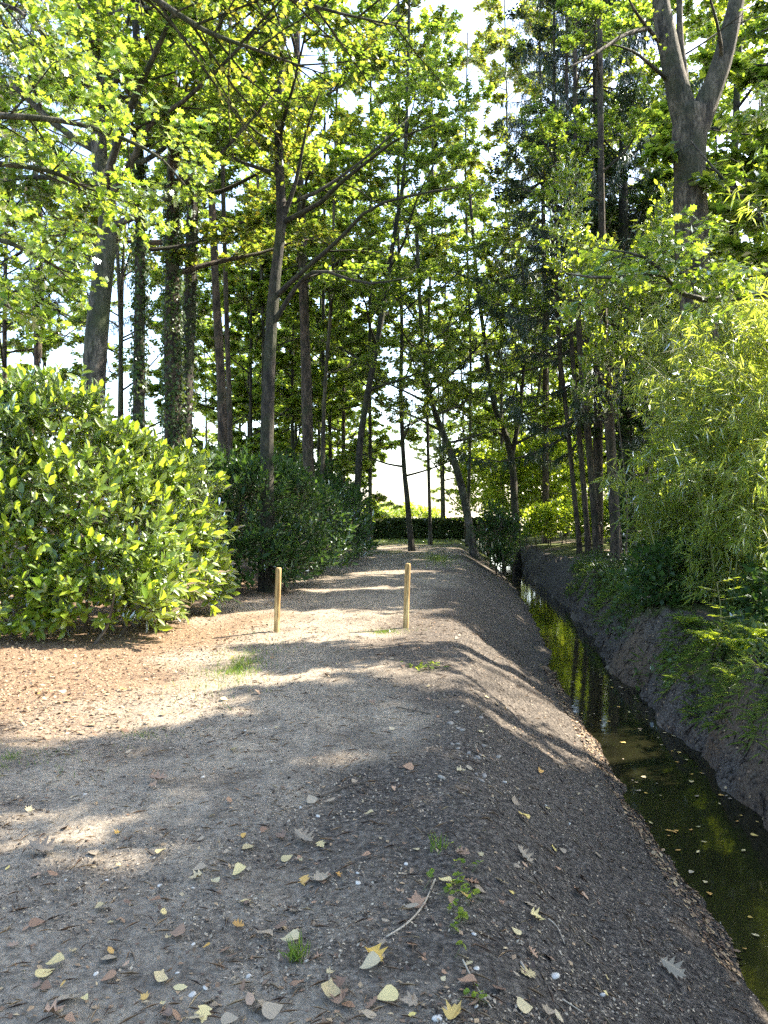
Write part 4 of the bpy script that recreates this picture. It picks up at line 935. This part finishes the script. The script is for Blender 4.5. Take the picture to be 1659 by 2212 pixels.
def curled(tpl, curl):
    V = tpl[0].copy(); V[:, 2] = np.abs(V[:, 0]) ** 1.5 * curl * 2.2 + (V[:, 1] - .5) ** 2 * curl * 1.3; V[:, 1] -= .5
    return V, tpl[1]
fl_mesh = {}
for kind, tpl in (('poplar', POPLAR), ('oak', OAK), ('maple', MAPLE), ('small', LAUREL)):
    for cname, mat in (('cream', 'leaf_cream'), ('brown', 'leaf_brown'), ('yellow', 'leaf_yellow'), ('grey', 'leaf_grey')):
        for ci, cu in enumerate((.18, .6)):
            V, F = curled(tpl, cu); fl_mesh[kind, cname, ci] = mesh('fallen_leaf', V, F, M[mat])
def fallen(x, y, size, kind, cname, ci, yaw, label, group, rng, name='fallen_leaf', z=None, tilt=.22):
    o = bpy.data.objects.new(name, fl_mesh[kind, cname, ci]); COL.objects.link(o)
    nn = norm((gnormal(x, y) if z is None else np.array([0, 0, 1.])) + rng.normal(0, tilt, 3) * [1, 1, 0])
    d = np.array([math.cos(yaw), math.sin(yaw), 0.]); Mt = frames(d[None], nn[None])[0]
    # frames keeps d exactly; make it follow the slope instead
    d = norm(d - nn * (d @ nn)); Mt = frames(d[None], nn[None])[0]
    Mx = Matrix.Identity(4); zz = (gz(x, y) + .006 + size * .06) if z is None else z
    for a in range(3):
        for b_ in range(3): Mx[a][b_] = Mt[a, b_] * size
    Mx[0][3], Mx[1][3], Mx[2][3] = x, y, zz
    o.matrix_world = Mx; tag(o, label, 'leaf', group); return o
rng = np.random.default_rng(200)
G_F = 'fallen leaves on the path'
# the leaves one can point at: pixel in the photograph, size, kind, colour
special = [(515, 1892, .085, 'poplar', 'cream', 1, 'large cream leaf with upturned tip alone on grey soil'), (118, 2090, .075, 'poplar', 'cream', 1, 'pale yellow leaf at the bottom left, topmost of its cluster'),
    (150, 2165, .095, 'poplar', 'grey', 0, 'broad beige leaf in the bottom left cluster'), (120, 2195, .08, 'maple', 'brown', 1, 'reddish brown leaf lowest in the bottom left cluster'),
    (98, 2110, .08, 'poplar', 'cream', 0, 'tan leaf beneath the pale yellow one'), (80, 2000, .07, 'poplar', 'brown', 0, 'olive brown leaf under a small yellow leaf'),
    (72, 1990, .045, 'small', 'yellow', 0, 'small yellow leaf lying on an olive brown leaf'), (232, 2078, .075, 'poplar', 'grey', 0, 'tan leaf with a small yellow leaf on it'),
    (240, 2062, .05, 'small', 'yellow', 1, 'small yellow leaf on a tan leaf'), (515, 2005, .065, 'oak', 'yellow', 1, 'orange leaf standing on edge near the grass tuft'),
    (486, 2060, .07, 'maple', 'brown', 0, 'small reddish lobed leaf left of the grass tuft'), (568, 2030, .08, 'poplar', 'grey', 1, 'pinkish beige leaf above the grass tuft'),
    (627, 2040, .085, 'poplar', 'cream', 1, 'cream leaf caught against the grass tuft'), (655, 1818, .15, 'oak', 'grey', 1, 'long grey oak leaf with pointed lobes'),
    (605, 1813, .075, 'maple', 'brown', 1, 'orange brown leaf beside the grey oak leaf'), (690, 1900, .12, 'maple', 'grey', 0, 'pale greenish lobed leaf flat on the path'),
    (812, 2080, .10, 'maple', 'yellow', 1, 'bright yellow curled leaf at the bottom centre'), (800, 2095, .09, 'poplar', 'cream', 1, 'cream leaf under the bright yellow curled leaf'),
    (710, 2150, .10, 'poplar', 'cream', 1, 'upright cream leaf in the bottom centre cluster'), (738, 2165, .08, 'maple', 'brown', 1, 'brown leaf right of the upright cream leaf'),
    (755, 2180, .06, 'poplar', 'brown', 0, 'small pinkish leaf at the edge of the centre cluster'), (835, 2160, .09, 'poplar', 'cream', 0, 'pale tan leaf below the bright yellow leaf'),
    (590, 2190, .085, 'poplar', 'grey', 0, 'round beige leaf at the bottom edge'), (450, 2170, .06, 'poplar', 'grey', 0, 'tan pointed leaf near the bottom edge'),
    (203, 1848, .075, 'poplar', 'grey', 0, 'triangular tan leaf near the left sun patch'), (90, 1845, .19, 'oak', 'grey', 1, 'long curled oak leaf at the left below the sun patch'),
    (342, 1690, .16, 'oak', 'brown', 1, 'large crumpled brown leaf on the left path'), (422, 1903, .075, 'maple', 'cream', 1, 'small cream lobed leaf left of the large cream leaf'),
    (1000, 1850, .09, 'oak', 'brown', 1, 'rusty leaf beside the green creeping weed'), (960, 1912, .07, 'poplar', 'cream', 1, 'cream leaf left of the creeping weed'),
    (1005, 1938, .06, 'small', 'yellow', 0, 'orange tipped leaf right of the creeping weed'), (1130, 1855, .13, 'oak', 'grey', 1, 'grey lobed leaf on the bank slope'),
    (1195, 1835, .06, 'maple', 'yellow', 0, 'small yellow lobed leaf on the bank slope'), (1160, 1990, .08, 'maple', 'cream', 1, 'orange and cream leaf on the lower bank'),
    (1140, 2110, .10, 'oak', 'cream', 0, 'pale curled leaf near the bottom of the bank'), (1450, 2100, .15, 'oak', 'grey', 1, 'large pale leaf low on the bank at the right'),
    (985, 2195, .08, 'maple', 'yellow', 1, 'orange leaf cut by the bottom edge'), (900, 1950, .10, 'maple', 'brown', 0, 'pinkish brown leaf beside the bent twig'),
    (1145, 1960, .07, 'maple', 'grey', 0, 'small grey leaf above the orange and cream leaf'), (1290, 1850, .09, 'poplar', 'grey', 0, 'pale greenish leaf high on the bank near the water')]
for (u, v, s_, kd, cn, ci, lab) in special:
    p = onground(u, v); fallen(p[0], p[1], s_ * .85, kd, cn, ci, rng.uniform(0, 2 * PI), lab, G_F, rng)
gl = {('cream'): 'one of the small cream leaves scattered over the grey path', 'brown': 'one of the small brown leaves scattered over the grey path', 'yellow': 'one of the small yellow leaves scattered over the grey path', 'grey': 'one of the small beige leaves scattered over the grey path'}
for q in range(250):
    u = rng.uniform(0, 1330); v = 2212 - rng.random() ** 1.25 * 850
    if u > 1000 + (v - 1350) * .55: continue
    p = onground(u, v)
    cn = rng.choice(['cream', 'brown', 'yellow', 'grey'], p=[.24, .42, .08, .26]); kd = rng.choice(['poplar', 'oak', 'maple', 'small'], p=[.42, .12, .2, .26])
    zone = ('at the bottom of the view', 'on the shaded near path', 'in the middle distance', 'on the path toward the posts')[0 if v > 1980 else 1 if v > 1750 else 2 if v > 1520 else 3]
    side = ('near the left edge', 'left of the middle', 'right of the middle', 'on the ditch slope')[min(int(u / 330), 3)]
    lab = 'small %s %s leaf %s, %s' % ({'cream': 'cream', 'brown': 'brown', 'yellow': 'yellow', 'grey': 'beige'}[cn], {'poplar': 'heart shaped', 'oak': 'long lobed', 'maple': 'pointed lobed', 'small': 'narrow oval'}[kd], zone, side)
    fallen(p[0], p[1], rng.uniform(.022, .068) * (1.15 if p[1] > 4 else 1), kd, cn, int(rng.random() < .5), rng.uniform(0, 2 * PI), lab, G_F, rng, tilt=.3)
# leaves afloat
wl_lab = 'one of the small pale leaves floating on the dark ditch water'
for q in range(120):
    y = 4.2 + rng.random() ** 1.3 * 8; s_ = rng.choice([-1, 1], p=[.35, .65]) * rng.random() ** .6
    x = chan(y) + s_ * .45
    if gz(x, y) > WATER_Z - .01: continue
    fc, fk = rng.choice(['cream', 'grey', 'yellow']), rng.choice(['poplar', 'small'])
    wl_lab = '%s %s leaf floating on the ditch, %s, %s' % ({'cream': 'cream', 'grey': 'beige', 'yellow': 'yellow'}[fc], {'poplar': 'rounded', 'small': 'narrow'}[fk], 'nearest water' if y < 5.5 else 'middle water' if y < 8 else 'far water', 'by the right bank' if s_ > .25 else 'by the path bank' if s_ < -.25 else 'in midstream')
    fallen(x, y, rng.uniform(.022, .06), fk, fc, 0, rng.uniform(0, 6.28), wl_lab, 'leaves floating on the ditch', rng, 'floating_leaf', WATER_Z + .006, .05)

# loose bits too many to count
def scatter(name, label, n, xr, yr, size, mat, seed, tpl=SIMPLE, power=1.6, mask=None, tilt=.5, lift=.004, flat=True):
    rg = np.random.default_rng(seed); y = yr[0] + (yr[1] - yr[0]) * rg.random(n) ** power; x = rg.uniform(0, 1, n)
    x0, x1 = xr(y); x = x0 + (x1 - x0) * x
    if mask is not None:
        kp = mask(x, y, rg); x, y = x[kp], y[kp]
    n = len(x); z = gsurf(x, y) + lift; kp = z > WATER_Z; x, y, z = x[kp], y[kp], z[kp]; n = len(x)
    e = .04; gx_ = -(gsurf(x + e, y) - gsurf(x - e, y)) / (2 * e)
    Nn = norm(np.stack([gx_, 0 * gx_, 1 + 0 * gx_], -1) + rg.normal(0, tilt, (n, 3)) * .6)
    D = rg.normal(0, 1, (n, 3)); D = norm(D - Nn * np.sum(D * Nn, 1)[:, None])
    V, F = stamp(tpl, np.stack([x, y, z], -1), frames(D, Nn), rg.uniform(size[0], size[1], n) * (1 + y * .04))
    return obj(name, V, F, M[mat], label=label, kind='stuff')
scatter('soil_crumbs', 'dark crumbs and fibres over the grey soil', 70000, lambda y: (-.52 * y - .3, np.minimum(.52 * y + .4, chan(y) - .4)), (2.2, 12), (.004, .017), 'soilbits', 301, T_simple(.30), 1.7, tilt=.8, mask=lambda x, y, r: fbm(x * 3, y * 3, octaves=3, seed=55) + .5 * r.random(len(x)) > .15)
scatter('leaf_litter', 'small broken leaf bits over the path', 26000, lambda y: (-.52 * y - .3, np.minimum(.52 * y + .4, chan(y) - .4)), (2.3, 30), (.010, .028), 'litter', 302, T_simple(.3), 1.5,
        mask=lambda x, y, r: (r.random(len(x)) < .22 + .78 * sstep(-1.0, -2.6, x + .08 * (y - 8)) * sstep(4, 6.5, y)) | ((y > 9) & (r.random(len(x)) < .5)), tilt=.6)
CLOD = (np.array([[0, 0, .5], [.6, .1, 0], [.05, .5, .08], [-.5, .05, -.05], [0, -.55, .05], [.1, 0, -.5]]), [np.array([[0, 1, 2], [0, 2, 3], [0, 3, 4], [0, 4, 1], [5, 2, 1], [5, 3, 2], [5, 4, 3], [5, 1, 4]])])
scatter('soil_clods', 'small dark soil clods over the path and left bank', 2600, lambda y: (-.52 * y - .3, np.minimum(.52 * y + .4, chan(y) - .4)), (2.2, 11), (.005, .022), 'clod', 311, CLOD, 1.5, tilt=.9, lift=.001,
        mask=lambda x, y, r: (fbm(x * 2.2, y * 2.2, octaves=3, seed=56) + .9 * sstep(-.6, .6, x - crest(y)) > r.random(len(x)) * 1.0 - .1))
scatter('bank_clods', 'rough dark peat clods over the dug right bank', 3600, lambda y: (chan(y) + .38, chan(y) + 1.15), (4.5, 22), (.01, .042), 'clod', 312, CLOD, 1.3, tilt=1.0, lift=.0)
scatter('hanging_roots', 'fine roots and straws over the dug right bank', 1500, lambda y: (chan(y) + .45, chan(y) + 1.4), (5, 20), (.04, .16), 'twig', 313, T_simple(.012), 1.3, tilt=.5, lift=.01)
scatter('bank_litter', 'pale leaf bits on the dark right bank', 1800, lambda y: (chan(y) + .4, chan(y) + 1.6), (5, 22), (.012, .035), 'litter', 303, SIMPLE, 1.2, tilt=.6)
scatter('water_edge_litter', 'leaf bits gathered along the waterline', 3200, lambda y: (chan(y) - .68, chan(y) - .40), (4, 12), (.015, .04), 'litter', 304, SIMPLE, 1.2, tilt=.5)
scatter('needle_and_leaf_litter', 'orange brown leaf bits drifted under the laurel', 12000, lambda y: (-.52 * y - .3, np.full_like(y, -1.0)), (5.5, 18), (.010, .036), 'litter', 306, T_simple(.36), 1.1, mask=lambda x, y, r: r.random(len(x)) < sstep(-1.0, -2.6, x + .5 * fbm(x, y, octaves=2, seed=58)), tilt=.7)
scatter('straw_litter', 'thin straws and stalks on the path', 2600, lambda y: (-.52 * y - .3, np.minimum(.52 * y + .4, chan(y) - .4)), (2.3, 12), (.03, .09), 'litter', 305, T_simple(.022), 1.6, tilt=.25, lift=.006)

# grass
def grass(name, label, cx, cy, rx, ry, n, h, seed, kind='stuff', cat=None, mat='grass', group=None):
    rg = np.random.default_rng(seed); a = rg.uniform(0, 2 * PI, n); r_ = np.abs(rg.normal(0, .5, n)); x = cx + np.cos(a) * r_ * rx; y = cy + np.sin(a) * r_ * ry
    z = gsurf(x, y) - .005; D = norm(rg.normal(0, .45, (n, 3)) * [1, 1, 0] + [0, 0, 1.]); Nn = norm(rg.normal(0, 1, (n, 3)))
    V, F = stamp(T_blade(.035), np.stack([x, y, z], -1), frames(D, Nn), rg.uniform(.4, 1.1, n) * h)
    return obj(name, V, F, M[mat], label=label, cat=cat, kind=kind, group=group, origin=(cx, cy, gz(cx, cy)))
p = onground(505, 1445); grass('grass', 'thin green grass patch in the middle of the path', p[0] + .05, p[1], .45, 1.7, 1500, .075, 401)
p = onground(845, 1366); grass('grass', 'grass growing at the foot of the right post', p[0] - .1, p[1], .45, .25, 700, .05, 402)
p = onground(985, 1222); grass('grass', 'grass on the far path edge', p[0] - .3, p[1] + 3, .9, 5, 1800, .12, 403)
grass('grass', 'grass in front of the clipped hedge', 1.5, 40, 4.5, 5, 4500, .12, 404)
p = onground(640, 2075); grass('grass_tuft', 'small grass tuft between fallen leaves at the bottom centre', p[0], p[1], .05, .04, 60, .10, 405, None, 'grass tuft')
p = onground(950, 1835); grass('grass_tuft', 'sparse grass tuft above the creeping weed', p[0], p[1], .07, .05, 28, .09, 406, None, 'grass tuft')
p = onground(20, 1640); grass('grass', 'sparse grass at the left of the path', p[0], p[1], .7, .5, 350, .05, 407)
p = onground(310, 1590); grass('grass', 'sparse green shoots on the left path', p[0], p[1], .35, .25, 140, .045, 408)

def weed(label, u, v, n, sx, sy, ls, seed, name='creeping_weed', h=.05):
    rg = np.random.default_rng(seed); p = onground(u, v); root = empty(name, (p[0], p[1], gz(p[0], p[1])), label, 'weed')
    x = p[0] + rg.normal(0, sx, n); y = p[1] + rg.normal(0, sy, n); z = gsurf(x, y) + rg.uniform(.01, h, n)
    b_ = np.stack([x + rg.normal(0, .02, n), y + rg.normal(0, .02, n), gsurf(x, y)], -1); P = np.stack([x, y, z], -1)
    V, F = prisms(b_, P, .0015, .001); obj('stalks', V, F, M['stem'], root, False, kind='stuff')
    me = mesh('leaf', *T_lobed([(.25, .08), (.42, .35), (.40, .65), (.2, .9)], z=.1), M['lime'])
    for q in range(n):
        for s in range(2):
            o = bpy.data.objects.new('leaf', me); COL.objects.link(o); o.parent = root
            o.location = (P[q] - np.array(root.location)); o.rotation_euler = (rg.normal(0, .35), rg.normal(0, .35), rg.uniform(0, 6.28)); k_ = ls * rg.uniform(.7, 1.2); o.scale = (k_, k_, k_)
weed('green creeping weed with round leaves on the path edge', 990, 1930, 34, .05, .16, .026, 411)
weed('small round leaved weed below the creeping weed', 1040, 2170, 6, .02, .03, .022, 412)
weed('small green weed on the path before the right post', 915, 1445, 22, .10, .09, .04, 413)

# pebbles, stones
def stone(name, u, v, s_, label, mat, seed, cat='stone', group=None, flat=.55):
    rg = np.random.default_rng(seed); p = onground(u, v)
    bm_v, bm_f = [], []
    n_, m_ = 9, 6
    th = np.linspace(0, 2 * PI, n_, endpoint=False); ph = np.linspace(0, PI, m_ + 2)[1:-1]
    V = [np.array([0, 0, -1.])]
    for f in ph[::-1]: V += [np.array([math.sin(f) * math.cos(t_), math.sin(f) * math.sin(t_), math.cos(f)]) for t_ in th]
    V.append(np.array([0, 0, 1.])); V = np.array(V)
    V *= (1 + .22 * fbm(V[:, 0] * 1.3 + seed, V[:, 1] * 1.3, V[:, 2] * 1.3, 2, seed))[:, None]; V *= [s_ * .62, s_ * .45, s_ * .45 * flat]
    q = [[0, 1 + (j_ + 1) % n_, 1 + j_] for j_ in range(n_)]; last = len(V) - 1; b_ = 1 + (m_ - 1) * n_
    q2 = [[b_ + j_, b_ + (j_ + 1) % n_, last] for j_ in range(n_)]
    F4 = [[1 + r_ * n_ + j_, 1 + r_ * n_ + (j_ + 1) % n_, 1 + (r_ + 1) * n_ + (j_ + 1) % n_, 1 + (r_ + 1) * n_ + j_] for r_ in range(m_ - 1) for j_ in range(n_)]
    o = obj(name, V, [np.array(q + q2), np.array(F4)], M[mat], None, True, label=label, cat=cat, group=group)
    o.location = (p[0], p[1], gz(p[0], p[1]) + s_ * .02); o.rotation_euler = (rg.normal(0, .2), rg.normal(0, .2), rg.uniform(0, 6.28)); return o
GP = 'white pebbles lying on the bank'
for q, (u, v, s_, lab) in enumerate(((1195, 2110, .042, 'largest smooth white pebble low on the bank'), (1178, 1740, .026, 'white pebble high on the bank, right of a similar one'), (1090, 1690, .026, 'white oval pebble near the top of the bank'), (940, 1745, .0001, ''),
        (650, 1745, .022, 'white pebble left of the path centre'), (580, 2160, .0001, ''), (945, 2200, .035, 'grey white stone at the bottom edge'), (1300, 2150, .03, 'small pale pebble near the bottom of the bank'), (1420, 1785, .0001, ''),
        (1230, 1780, .02, 'white speck pebble in the middle of the bank'), (1025, 1600, .0001, ''), (535, 2110, .022, 'tiny white pebble near the small reddish leaf'), (415, 2150, .026, 'white pebble near the bottom left'))):
    if lab: stone('pebble', u, v, s_, lab, 'pebble', 420 + q, 'pebble', GP)
for q in range(20):
    u, v = rng.normal(1012, 38), rng.normal(1590, 48)
    stone('grey_stone', u, v, rng.uniform(.018, .05), 'one of the small grey stones gathered at the top of the bank', 'greystone', 440 + q, 'stone', 'grey stones at the top of the bank')
for q in range(26):
    u, v = rng.uniform(60, 1300), rng.uniform(1500, 2200)
    if u < 1000 + (v - 1350) * .45: stone('pebble', u, v, rng.uniform(.012, .024), 'one of the tiny white pebbles scattered over the path', 'pebble', 470 + q, 'pebble', 'tiny white pebbles on the path')

# twigs and logs
def stick(name, pts, r0, r1, label, mat='deadwood', cat='twig', seed=0, lift=.01, group=None):
    P = []
    for (u, v) in pts:
        p = onground(u, v); P.append([p[0], p[1], gz(p[0], p[1]) + lift])
    Q = spline(P, max(6, 4 * len(P))); V, F = tube(Q, np.linspace(r0, r1, len(Q)), 8, .12, seed)
    return obj(name, V, F, M[mat], None, True, label=label, cat=cat, origin=P[0], group=group)
stick('twig', [(940, 1905), (915, 1960), (880, 2000), (835, 2030)], .0045, .003, 'thin bent grey twig left of the creeping weed')
stick('twig', [(1185, 2080 - 90), (1205, 2010), (1220, 2045)], .003, .002, 'pale twig on the lower bank')
stick('twig', [(1000, 2080), (1030, 2140), (1062, 2185)], .003, .002, 'thin curved stalk at the bottom of the path')
stick('twig', [(1215, 2165), (1260, 2195)], .003, .002, 'short straight twig at the bottom of the bank', seed=2)
stick('twig', [(1125, 2085), (1138, 2105)], .004, .003, 'short pale stick right of the curved stalk', seed=3)
stick('branch_stick', [(690, 1725), (755, 1700), (790, 1693)], .006, .004, 'dark stick lying on the middle of the path', 'twig', seed=4)
stick('branch_stick', [(855, 1530), (930, 1545)], .006, .004, 'short dark stick behind the grass', 'twig', seed=5)
def log(name, a, b, r0, r1, label, mat, seed, cat='log', n=12):
    Q = spline([a, (np.array(a) + b) / 2 + [0, 0, .02], b], n); V, F = tube(Q, np.linspace(r0, r1, n), 10, .18, seed); V2 = np.vstack([V, Q[:1]]); c_ = len(V2) - 1
    j_ = np.arange(10); F = F + [np.stack([(j_ + 1) % 10, j_, np.full(10, c_)], -1)]
    return obj(name, V2, F, M[mat], None, True, label=label, cat=cat, origin=a)
a = onground(1382, 1300); b = onground(1478, 1303)
log('fallen_log', np.array([a[0], a[1], gz(a[0], a[1]) + .05]), np.array([b[0], b[1], gz(b[0], b[1]) + .07]), .045, .032, 'pale bare log lying on top of the right bank', 'deadwood', 501)
a = onground(1360, 1228); b = onground(1398, 1208)
log('fallen_log', np.array([a[0], a[1], gz(a[0], a[1]) + .08]), np.array([b[0], b[1], gz(b[0], b[1]) + .25]), .06, .05, 'short pale log leaning beside the brown pine foot', 'deadwood', 502)
for q, (u, v, s_) in enumerate(((1345, 1242, .3), (1362, 1236, .22), (1330, 1246, .18))):
    stone('rubble_stone', u, v, s_, ('largest pale rubble stone at the brown pine foot', 'pale rubble stone beside the short log', 'smallest pale rubble stone left of the pine foot')[q], 'greystone', 510 + q, 'stone', 'rubble stones on the right bank')

# ferns, nettles and mossy growth on the right bank
def bank_plants():
    rg = np.random.default_rng(600)
    n0 = 23000; y = 5.5 + rg.random(n0) ** 1.5 * 18.5; x = chan(y) + .62 + rg.random(n0) ** 1.2 * 2.8; nz = fbm(x * .9, y * .9, octaves=2, seed=61)
    e = x - chan(y); kp = (nz > -.5 + .55 * (1 - sstep(.7, 1.4, e))) & (rg.random(n0) < sstep(.5, 1.1, e)); x, y, e = x[kp], y[kp], e[kp]; n = len(x)
    z = gsurf(x, y); h = rg.uniform(.0, .26, n) ** 1.2 * (.35 + sstep(1.1, 2.2, e)); LP = np.stack([x, y, z + h], -1)
    P = np.repeat(LP, 2, 0) + rg.normal(0, .07, (n * 2, 3)); D = norm(rg.normal(0, 1, (len(P), 3)) + [-.3, -.2, -.1]); Nn = norm(rg.normal(0, .5, (len(P), 3)) + [-.2, 0, 1])
    V, F = stamp(SIMPLE, P, frames(D, Nn), rg.uniform(.04, .11, len(P)))
    obj('ground_cover', V, F, M['ivy'], label='low green ground cover spilling over the right bank', kind='stuff')
bank_plants()
rg = np.random.default_rng(640); n = 9000; y = 5.5 + rg.random(n) ** 1.3 * 16; e = .62 + rg.random(n) ** .8 * 1.0; x = chan(y) + e
kp = (fbm(x * 1.2, y * 1.0, octaves=2, seed=66) > .15 - .7 * sstep(.6, 1.3, e)); x, y, e = x[kp], y[kp], e[kp]; n = len(x)
D = norm(rg.normal(0, .35, (n, 3)) + [-.75, -.25, -.05]); Nn = norm(rg.normal(0, .4, (n, 3)) + [-.4, 0, .9])
V, F = stamp(T_simple(.04), np.stack([x, y, gsurf(x, y) + .02], -1), frames(D, Nn), rg.uniform(.08, .24, n))
obj('bank_grass', V, F, M['grass'], label='yellowish grass hanging over the top of the right bank', kind='stuff')
def fern(label, x, y, n, L_, seed, group=None):
    rg = np.random.default_rng(seed); b_ = np.array([x, y, gz(x, y)]); root = empty('fern', tuple(b_), label, 'fern', group)
    for q in range(n):
        a_ = rg.uniform(0, 2 * PI); l = L_ * rg.uniform(.7, 1.1); s = np.linspace(0, 1, 16)
        Q = b_ + np.stack([math.cos(a_) * l * .8 * s, math.sin(a_) * l * .8 * s, l * (1.35 * s - .95 * s * s)], -1)
        acc = Acc(); acc.add(*tube(Q, np.linspace(.004, .001, 16), 4))
        T = norm(np.gradient(Q, axis=0)); sd_ = norm(np.cross(T, [0, 0, 1.])); up2 = np.cross(sd_, T)
        for sg in (-1, 1):
            D = norm(sd_ * sg + T * .35); sz = l * .24 * np.sin(PI * np.clip(s * .93 + .07, 0, 1)) ** .8 + .01
            acc.add(*stamp(T_simple(.10), Q[1:], frames(D, up2)[1:], sz[1:]))
        V, F = acc.get(); obj('frond', V, F, M['lime'], root, False)
for q, (u, v, Yy, L_, lab) in enumerate(((1600, 1425, 0, .5, 'sunlit fern at the right edge of the bank'), (1530, 1400, 0, .42, 'sunlit fern left of the edge fern'), (1640, 1390, 0, .5, 'fern above the sunlit edge fern'), (1480, 1360, 0, .35, 'small shaded fern on the bank top'),
                                    (1590, 1480, 0, .35, 'small fern hanging low on the bank'))):
    p = onground(u, v); fern(lab, p[0], p[1], 11, L_, 610 + q, 'ferns on the right bank')
def sapling(label, u, v, h, seed):
    rg = np.random.default_rng(seed); p = onground(u, v); b_ = np.array([p[0], p[1], gz(p[0], p[1])]); root = empty('elder_sapling', tuple(b_), label, 'sapling')
    Q = spline([b_, b_ + [.03, 0, h * .5], b_ + [-.02, 0, h]], 8); V, F = tube(Q, np.linspace(.009, .004, 8), 6); obj('stem', V, F, M['stem'], root, True)
    me = mesh('leaf', *LAUREL, M['lime'])
    for q in range(11):
        f = .35 + .65 * q / 10; a_ = q * 2.0 + rg.normal(0, .3); o0 = Q[min(int(f * 7), 7)]; d = np.array([math.cos(a_), math.sin(a_), .25]); l = .28 * (1.15 - f * .5)
        acc = Acc(); acc.add(*prisms([o0], [o0 + d * l], .003, .002)); V, F = acc.get(); st = obj('leaf_stalk', V, F, M['stem'], root)
        for s in range(5):
            o = bpy.data.objects.new('leaf', me); COL.objects.link(o); o.parent = st
            pp = o0 + d * l * (.4 + .15 * s if s < 4 else 1); sgn = (1 if s % 2 else -1) if s < 4 else 0
            dd = norm(d * .6 + np.array([-d[1], d[0], 0]) * sgn); Mt = frames(dd[None], norm(np.array([[0, 0, 1.]]) + rg.normal(0, .15, (1, 3))))[0]; k_ = rg.uniform(.08, .12)
            Mx = Matrix.Identity(4); pl = pp - np.array(root.location)
            for a2 in range(3):
                for b2 in range(3): Mx[a2][b2] = Mt[a2, b2] * k_
                Mx[a2][3] = pl[a2]
            o.matrix_local = Mx
sapling('young sunlit elder sapling on the right bank below the bamboo', 1552, 1395, .75, 620)
sapling('small sapling at the right edge below the bamboo', 1640, 1330, .6, 621)

# exposed roots on the cut right bank
rg = np.random.default_rng(700)
for q in range(22):
    y = 6 + rg.random() ** 1.2 * 15; x = chan(y) + 1.15; Q = []
    for s in np.linspace(0, 1, 7):
        xx = x - s * rg.uniform(.3, .6); yy = y - s * rg.uniform(.1, .5) + rg.normal(0, .03); Q.append([xx, yy, gz(xx, yy) + .015 + .02 * rg.random()])
    Q = spline(Q, 12); V, F = tube(Q, np.linspace(rg.uniform(.006, .014), .003, 12), 5, .1, q)
    obj('root', V, F, M['twig'], None, True, label='thin dark root hanging out of the right bank ' + ('at the near end' if y < 8 else 'below the ferns' if y < 10.5 else 'below the bamboo' if y < 13.5 else 'below the pale log' if y < 16 else 'near the pines'), cat='root', group='roots on the right bank', origin=tuple(Q[0]))
print('tris', sum(len(m_.loops) - 2 * len(m_.polygons) for m_ in bpy.data.meshes), 'objects', len(bpy.data.objects))
